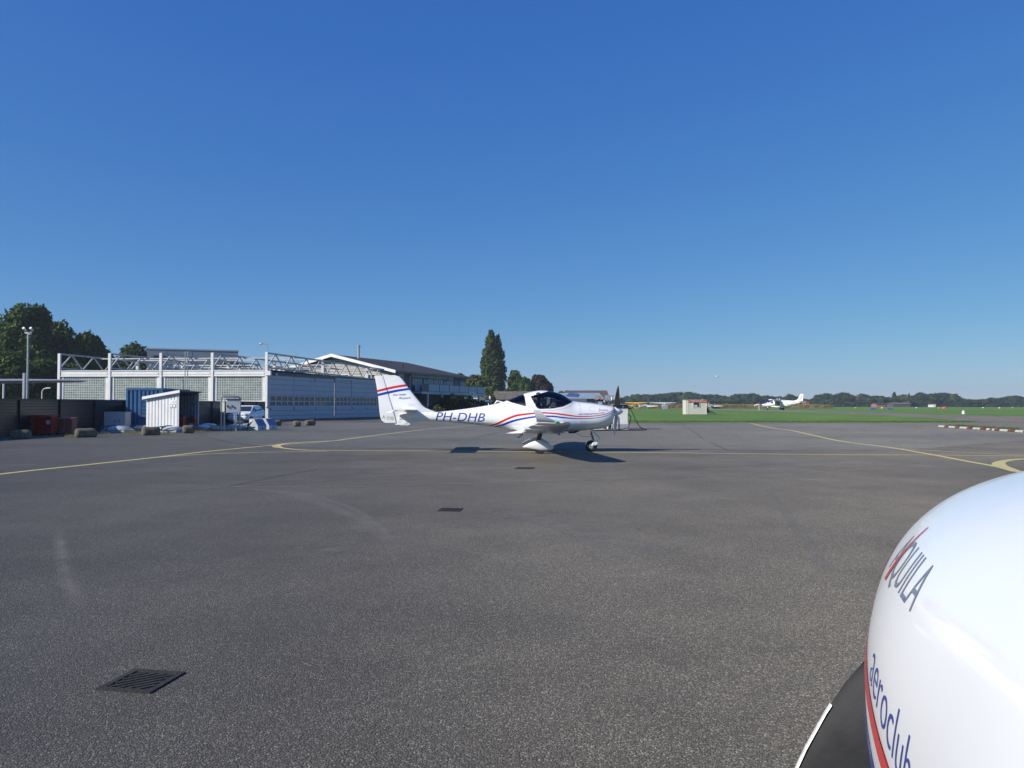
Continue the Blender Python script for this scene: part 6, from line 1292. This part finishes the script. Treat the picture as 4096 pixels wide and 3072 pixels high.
# poplar and neighbours
def poplar(pxc,pytop,halfpx,Y,seed,label,count,extra=None):
    h=ZS(pytop,Y); w_=halfpx/F*Y; rnd=random.Random(seed); L_=[]
    for i in range(15):
        z=h*(.08+.86*i/14); k=(min(1,(i+2)/6))*(1-(max(0,i-4)/11)**1.9*.86)
        L_.append((rnd.uniform(-.12,.12)*w_,rnd.uniform(-.1,.1)*w_,z,w_*k*.86,w_*k*.8,h*.075))
        for q in range(3):
            a=rnd.uniform(0,6.28); L_.append((w_*k*.6*math.cos(a),w_*k*.6*math.sin(a),z+rnd.uniform(0,.04)*h,w_*k*.36,w_*k*.36,h*.06))
    return tree('poplar_tree',L_,count,.34,seed,M_POP,.45,(XS(pxc,Y),Y,0),label,None,core=.66,gap=.6)
poplar(1962,1325,50,215,31,'tall columnar poplar rising far above its neighbours left of the cockpit',15000)
poplar(1986,1345,48,216,32,'slightly shorter poplar merging with the right side of the tallest one',9000)
G2='trees behind the clubhouse and old barn'
at_tree(2062,1472,44,212,33,M_LEAF,'dark rounded tree directly right of the poplars',6000,.42,group=G2)
at_tree(2100,1500,34,208,34,M_LEAF,'smaller dark tree between the rounded tree and the copper tree',4500,.42,group=G2)
at_tree(2157,1493,54,210,35,M_COPPER,'purple brown leaved tree right of the poplars above the canopy',8000,.38,group=G2)
at_tree(1900,1490,46,195,36,M_BUSH,'olive green tree directly left of the poplars',5000,.42,group=G2)
at_tree(1838,1487,52,188,37,M_BUSH,'olive green tree above the end of the clubhouse roof',5500,.42,group=G2)
at_tree(1775,1492,40,186,38,M_BUSH,'olive tree top just showing over the clubhouse roof',4500,.42,group=G2)
at_tree(1950,1545,50,185,39,M_LEAF,'low tree filling the foot of the poplars',3500,.42,group=G2)
at_tree(2040,1550,50,184,40,M_LEAF,'low dark tree behind the old barn roof',3500,.42,group=G2)
at_tree(2247,1562,24,205,41,M_FARL2,'small sparse tree between the canopy and the brown barn roof',1200,.5,group=G2)
at_tree(1965,1574,26,142,42,M_BUSH,'brownish bush between the dark hangar and the old barn',2500,.28,'bush',group='bushes around the clubhouse and barn')
# hedge under the balcony
BP=K0+UD*7.2+UN*3.6
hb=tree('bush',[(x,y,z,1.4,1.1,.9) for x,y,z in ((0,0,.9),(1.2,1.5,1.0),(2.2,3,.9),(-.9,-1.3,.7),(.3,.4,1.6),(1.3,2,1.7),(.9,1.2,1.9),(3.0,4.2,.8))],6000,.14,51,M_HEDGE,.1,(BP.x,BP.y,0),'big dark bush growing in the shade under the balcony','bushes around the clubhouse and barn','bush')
tree('bush',[(0,0,.8,.5,.4,.6),(.5,.1,.6,.45,.4,.45),(-.4,0,.5,.4,.3,.4)],500,.13,52,M_BUSH,.04,(XS(1750,80),80,0),'bright leafy sunlit shrub at the foot of the big dark bush','bushes around the clubhouse and barn','bush',core=.4)
tree('bush',[(0,0,.9,.35,.3,.45),(.2,.1,.5,.3,.3,.4)],250,.12,53,M_BUSH,.04,(XS(1697,82),82,0),'small sunlit shrub beside the fin of the side on plane','bushes around the clubhouse and barn','bush',core=.4)
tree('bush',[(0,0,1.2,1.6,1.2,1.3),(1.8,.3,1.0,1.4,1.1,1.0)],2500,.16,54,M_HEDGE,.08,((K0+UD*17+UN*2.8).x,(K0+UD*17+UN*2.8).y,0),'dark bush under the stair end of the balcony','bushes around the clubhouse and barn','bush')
# far tree line: five prototypes copied
protos=[]
for i in range(6):
    m=(M_FARL,M_FARL,M_FARL,M_FARL2,M_FARL,M_FARL)[i]; h,w_=12,11+i%3
    protos.append(tree('distant_tree',broad(h,w_,60+i,10+i%3,-.08,1.05),2600,.42,60+i,m,.3,(0,9000,0),None,None,core=.76))
slim=tree('distant_tree',[(0,0,z,1.2*k,1.2*k,1.6) for z,k in ((1.5,.8),(3,1),(5,1),(7,1),(9,.85),(10.5,.6),(11.3,.4))],1200,.36,71,M_FARL,.3,(0,9000,0),None,None)
line=[]
for x,y in [(-10,385),(25,368),(65,382),(110,352),(150,346),(200,345),(250,347),(285,352),(340,345),(385,338),(430,340),(475,332),(520,325),(570,322),(620,320),(670,321),(720,323),(770,330),(810,340),(850,350),(900,350),(945,345),(1000,350),(1045,355),(1085,362),(1115,375),(1165,372),(1195,358),(1235,346),(1275,342),(1315,340),(1360,342),(1410,333),(1450,345),(1480,365),(1520,365),(1570,360),(1610,370),(1655,375),(1700,370),(1760,380),(1825,345),(1880,370),(1940,395),(1990,400),(2060,405),(2120,380),(2160,355)]:
    line.append((2500+x*.3617,1450+y*.3617))
for x,y in [(-20,240),(40,242),(95,242),(140,225),(180,195),(215,185),(250,175),(285,180),(320,190),(360,185),(395,172),(430,165),(465,172),(500,190),(560,200),(590,188),(620,182),(650,190),(685,205),(725,202),(765,200),(805,203),(845,218),(885,214),(930,225),(970,205),(1005,193),(1045,190),(1090,200),(1130,195),(1165,178),(1195,167),(1230,178),(1265,187),(1305,182),(1345,174),(1385,170),(1425,172),(1465,176),(1510,182),(1545,205),(1590,222),(1640,237),(1690,240),(1740,240),(1800,236),(1850,235),(1893,220),(1935,228),(1970,225),(2010,215),(2055,205),(2100,203),(2145,200),(2185,212),(2225,220),(2280,215),(2340,222)]:
    line.append((3200+x*.405,1500+y*.405))
for x,y in [(2340,1600),(2370,1604),(2455,1598),(2480,1590),(2440,1603)]: line.append((x,y))
rnd=random.Random(5)
WORDS=['rounded','spreading','low domed','broad','ragged','narrow topped','full','lopsided']
for i,(px,py) in enumerate(line):
    Y=560+rnd.uniform(-25,45) if px>2480 else 420; k_=i%6 if i%6!=3 or i%12==3 else 0
    src_=protos[k_]; o=copy_tree(src_); h=ZS(py,Y)+.3; wpx=rnd.uniform(46,62); o.location=(XS(px,Y),Y,0); s_=(wpx/F*Y)/11.5; o.scale=(s_,s_,h/12.3); o.rotation_euler=(0,0,rnd.uniform(0,6.28))
    where='above the parked planes' if px<2740 else 'behind the hut' if px<2830 else 'between hut and turboprop' if px<3050 else 'behind the turboprop' if px<3260 else 'right of the turboprop' if px<3480 else 'above the farmhouses' if px<3700 else 'in the dense right hand wood' if px<3850 else 'in the low row at the right edge'
    if px<2500: where='far behind the fuel station'
    tag(o,f'distant {"pale olive" if k_==3 else "dark green"} tree {where}','tree',f'distant {"pale" if k_==3 else "dark"} trees {where}')
for px,py,wk in ((3577,1569,1.),(3636,1574,.6),(3840,1587,.5)):
    o=copy_tree(slim); Y=575; o.location=(XS(px,Y),Y,0); o.scale=(1.6*wk,1.6*wk,ZS(py,Y)/12.3); tag(o,{3577:'distant slim columnar tree standing highest above the farmhouses',3636:'smaller distant slim tree right of the highest slim one',3840:'distant thin spike of a tree over the low row at the right'}[px],'tree')
for o in protos+[slim]:
    for c in list(o.children): bpy.data.objects.remove(c)
    bpy.data.objects.remove(o)
# undergrowth at the foot of the far trees, hedge, corn field
def scatterbox(name,x0,x1,y0,y1,hf,count,leaf,m,seed,**k):
    rng=np.random.default_rng(seed); n=count; x=rng.uniform(x0,x1,n); y=y0+(y1-y0)*rng.uniform(0,1,n)**1.5
    hh=np.array([hf(a) for a in x]); z=hh*rng.uniform(0,1,n)**.6; P_=np.stack([x,y,z],1); nr=rng.normal(size=(n,3))+np.array([0,-1,.4]); nr/=np.linalg.norm(nr,axis=1)[:,None]
    a=np.cross(nr,rng.normal(size=(n,3))); a/=np.linalg.norm(a,axis=1)[:,None]; b_=np.cross(nr,a); s=leaf*rng.uniform(.5,1.3,n)[:,None]
    q=np.stack([P_-a*s,P_-b_*s,P_+a*s,P_+b_*s],1).reshape(-1,3); b=MB(); b.v=[tuple(v) for v in q.tolist()]; b.f=[(4*i,4*i+1,4*i+2,4*i+3) for i in range(n)]; b.mi=[0]*n
    nn=40
    for i in range(nn):
        xa=x0+(x1-x0)*i/nn; xb=x0+(x1-x0)*(i+1)/nn; b.bb(xa,xb,y0+leaf*1.5,y1,0,hf((xa+xb)/2)*.86)
    return b.build(name,m,None,fix=False,**k)
scatterbox('undergrowth',XS(2330,545),XS(4300,545),540,560,lambda x:3.4+1.2*math.sin(x*.09)+.8*math.sin(x*.31+1),9000,.7,M_FARL,81,kind='stuff',label='dark undergrowth along the foot of the far trees',cat='undergrowth')
scatterbox('hedge',XS(2830,470),XS(3000,470),468,474,lambda x:4.0-.00*x-(.09*max(0,x-XS(2930,470))),2500,.5,M_FARL,82,label='low even green hedge right of the hut before the far trees',cat='hedge')
scatterbox('corn_field',XS(2560,300),XS(3336,300),300,420,lambda x:1.62+.10*math.sin(x*.8)+.06*math.sin(x*2.3),16000,.22,M_CORN,83,kind='stuff',label='strip of ripe tan corn across the far side of the grass',cat='corn field')
# farmhouses
M_BRK=mat('red_brown_brick',(.30,.13,.09),.85,var=.1)
r,w_,zR,zE=gable('farmhouse','distant reddish brick farmhouse under the far trees, left of the long roof',3506,3540,520,1612,1617,8,M_BRK,M_TILE)
r,w_,zR,zE=gable('farmhouse','distant long low farmhouse with a brown roof below the slim columnar tree',3572,3642,520,1611,1617,9,M_DBROWN,M_MOSS)
r,w_,zR,zE=gable('farmhouse','tiny distant red gabled house just right of the turboprop tail',3222,3236,520,1607,1612,7,M_BRK,M_BRK,frontgable=True)
r,w_,zR,zE=gable('farmhouse','tiny distant pale house inside the dense right hand wood',3734,3742,520,1614,1617,7,M_WSTAIN,M_TILE,frontgable=True)
# grass tufts and weeds at the edges
def weeds(name,pts,n,h,m,seed,**k):
    rng=np.random.default_rng(seed); b=MB()
    for (cx,cy,r_) in pts:
        for i in range(n):
            a=rng.uniform(0,6.28); d=r_*math.sqrt(rng.uniform()); x=cx+d*math.cos(a); y=cy+d*math.sin(a)*.7; hh=h*rng.uniform(.4,1.2); w_=h*.06; dx,dy=rng.normal(size=2)*hh*.3
            b.add([(x-w_,y,0),(x+w_,y,0),(x+dx,y+dy,hh)],[(0,1,2)])
    return b.build(name,m,None,fix=False,**k)
wp=[]
for px,py,r_ in ((283,1748,.25),(270,1746,.3),(405,1738,.4),(520,1735,.35),(530,1732,.3),(660,1738,.5),(800,1728,.6),(850,1724,.5),(610,1735,.3)):
    v=G(px,py); wp.append((v.x,v.y,r_))
weeds('dry_weeds',wp,90,.13,M_WEED,91,kind='stuff',label='dry weeds and grass tufts around the blocks and dome lids',cat='weeds')
v=G(525,1712); weeds('weed_plant',[(v.x,v.y,.10)],60,.42,M_WEED,92,label='upright leafy weed between two dome lids before the blue container',cat='plant')
wp=[]; rg=random.Random(9)
for px in range(2512,3900,9):
    v=G(px,1689.5+rg.uniform(-1,1)); wp.append((v.x,v.y+.25,.35))
for i in range(60):
    px=rg.uniform(3800,4096); v=G(px,1703+(px-3760)*.062+rg.uniform(-3,4)); wp.append((v.x,v.y+.5,.25))
weeds('grass_fringe',wp,26,.16,leafmat('fringe_grass',(.05,.10,.02),(.13,.22,.05),1.5),93,kind='stuff',label='ragged grass fringe along the far edge of the tarmac',cat='grass')
# gravelly dirt strip under the blocks
# ------------------------------------------------------------ thin summer haze
b=MB(); b.bb(-1520,1520,-220,1720,-1.2,40); hz=b.build('haze',bpy.data.materials.new('haze_air'),kind='stuff'); hm=hz.data.materials[0]; hm.use_nodes=True; ht=hm.node_tree
for n_ in list(ht.nodes):
    if n_.type=='BSDF_PRINCIPLED': ht.nodes.remove(n_)
pv=ht.nodes.new('ShaderNodeVolumePrincipled'); pv.inputs['Color'].default_value=(.80,.88,1,1); pv.inputs['Density'].default_value=.00030; pv.inputs['Anisotropy'].default_value=.2
ht.links.new(pv.outputs[0],ht.nodes['Material Output'].inputs['Volume'])
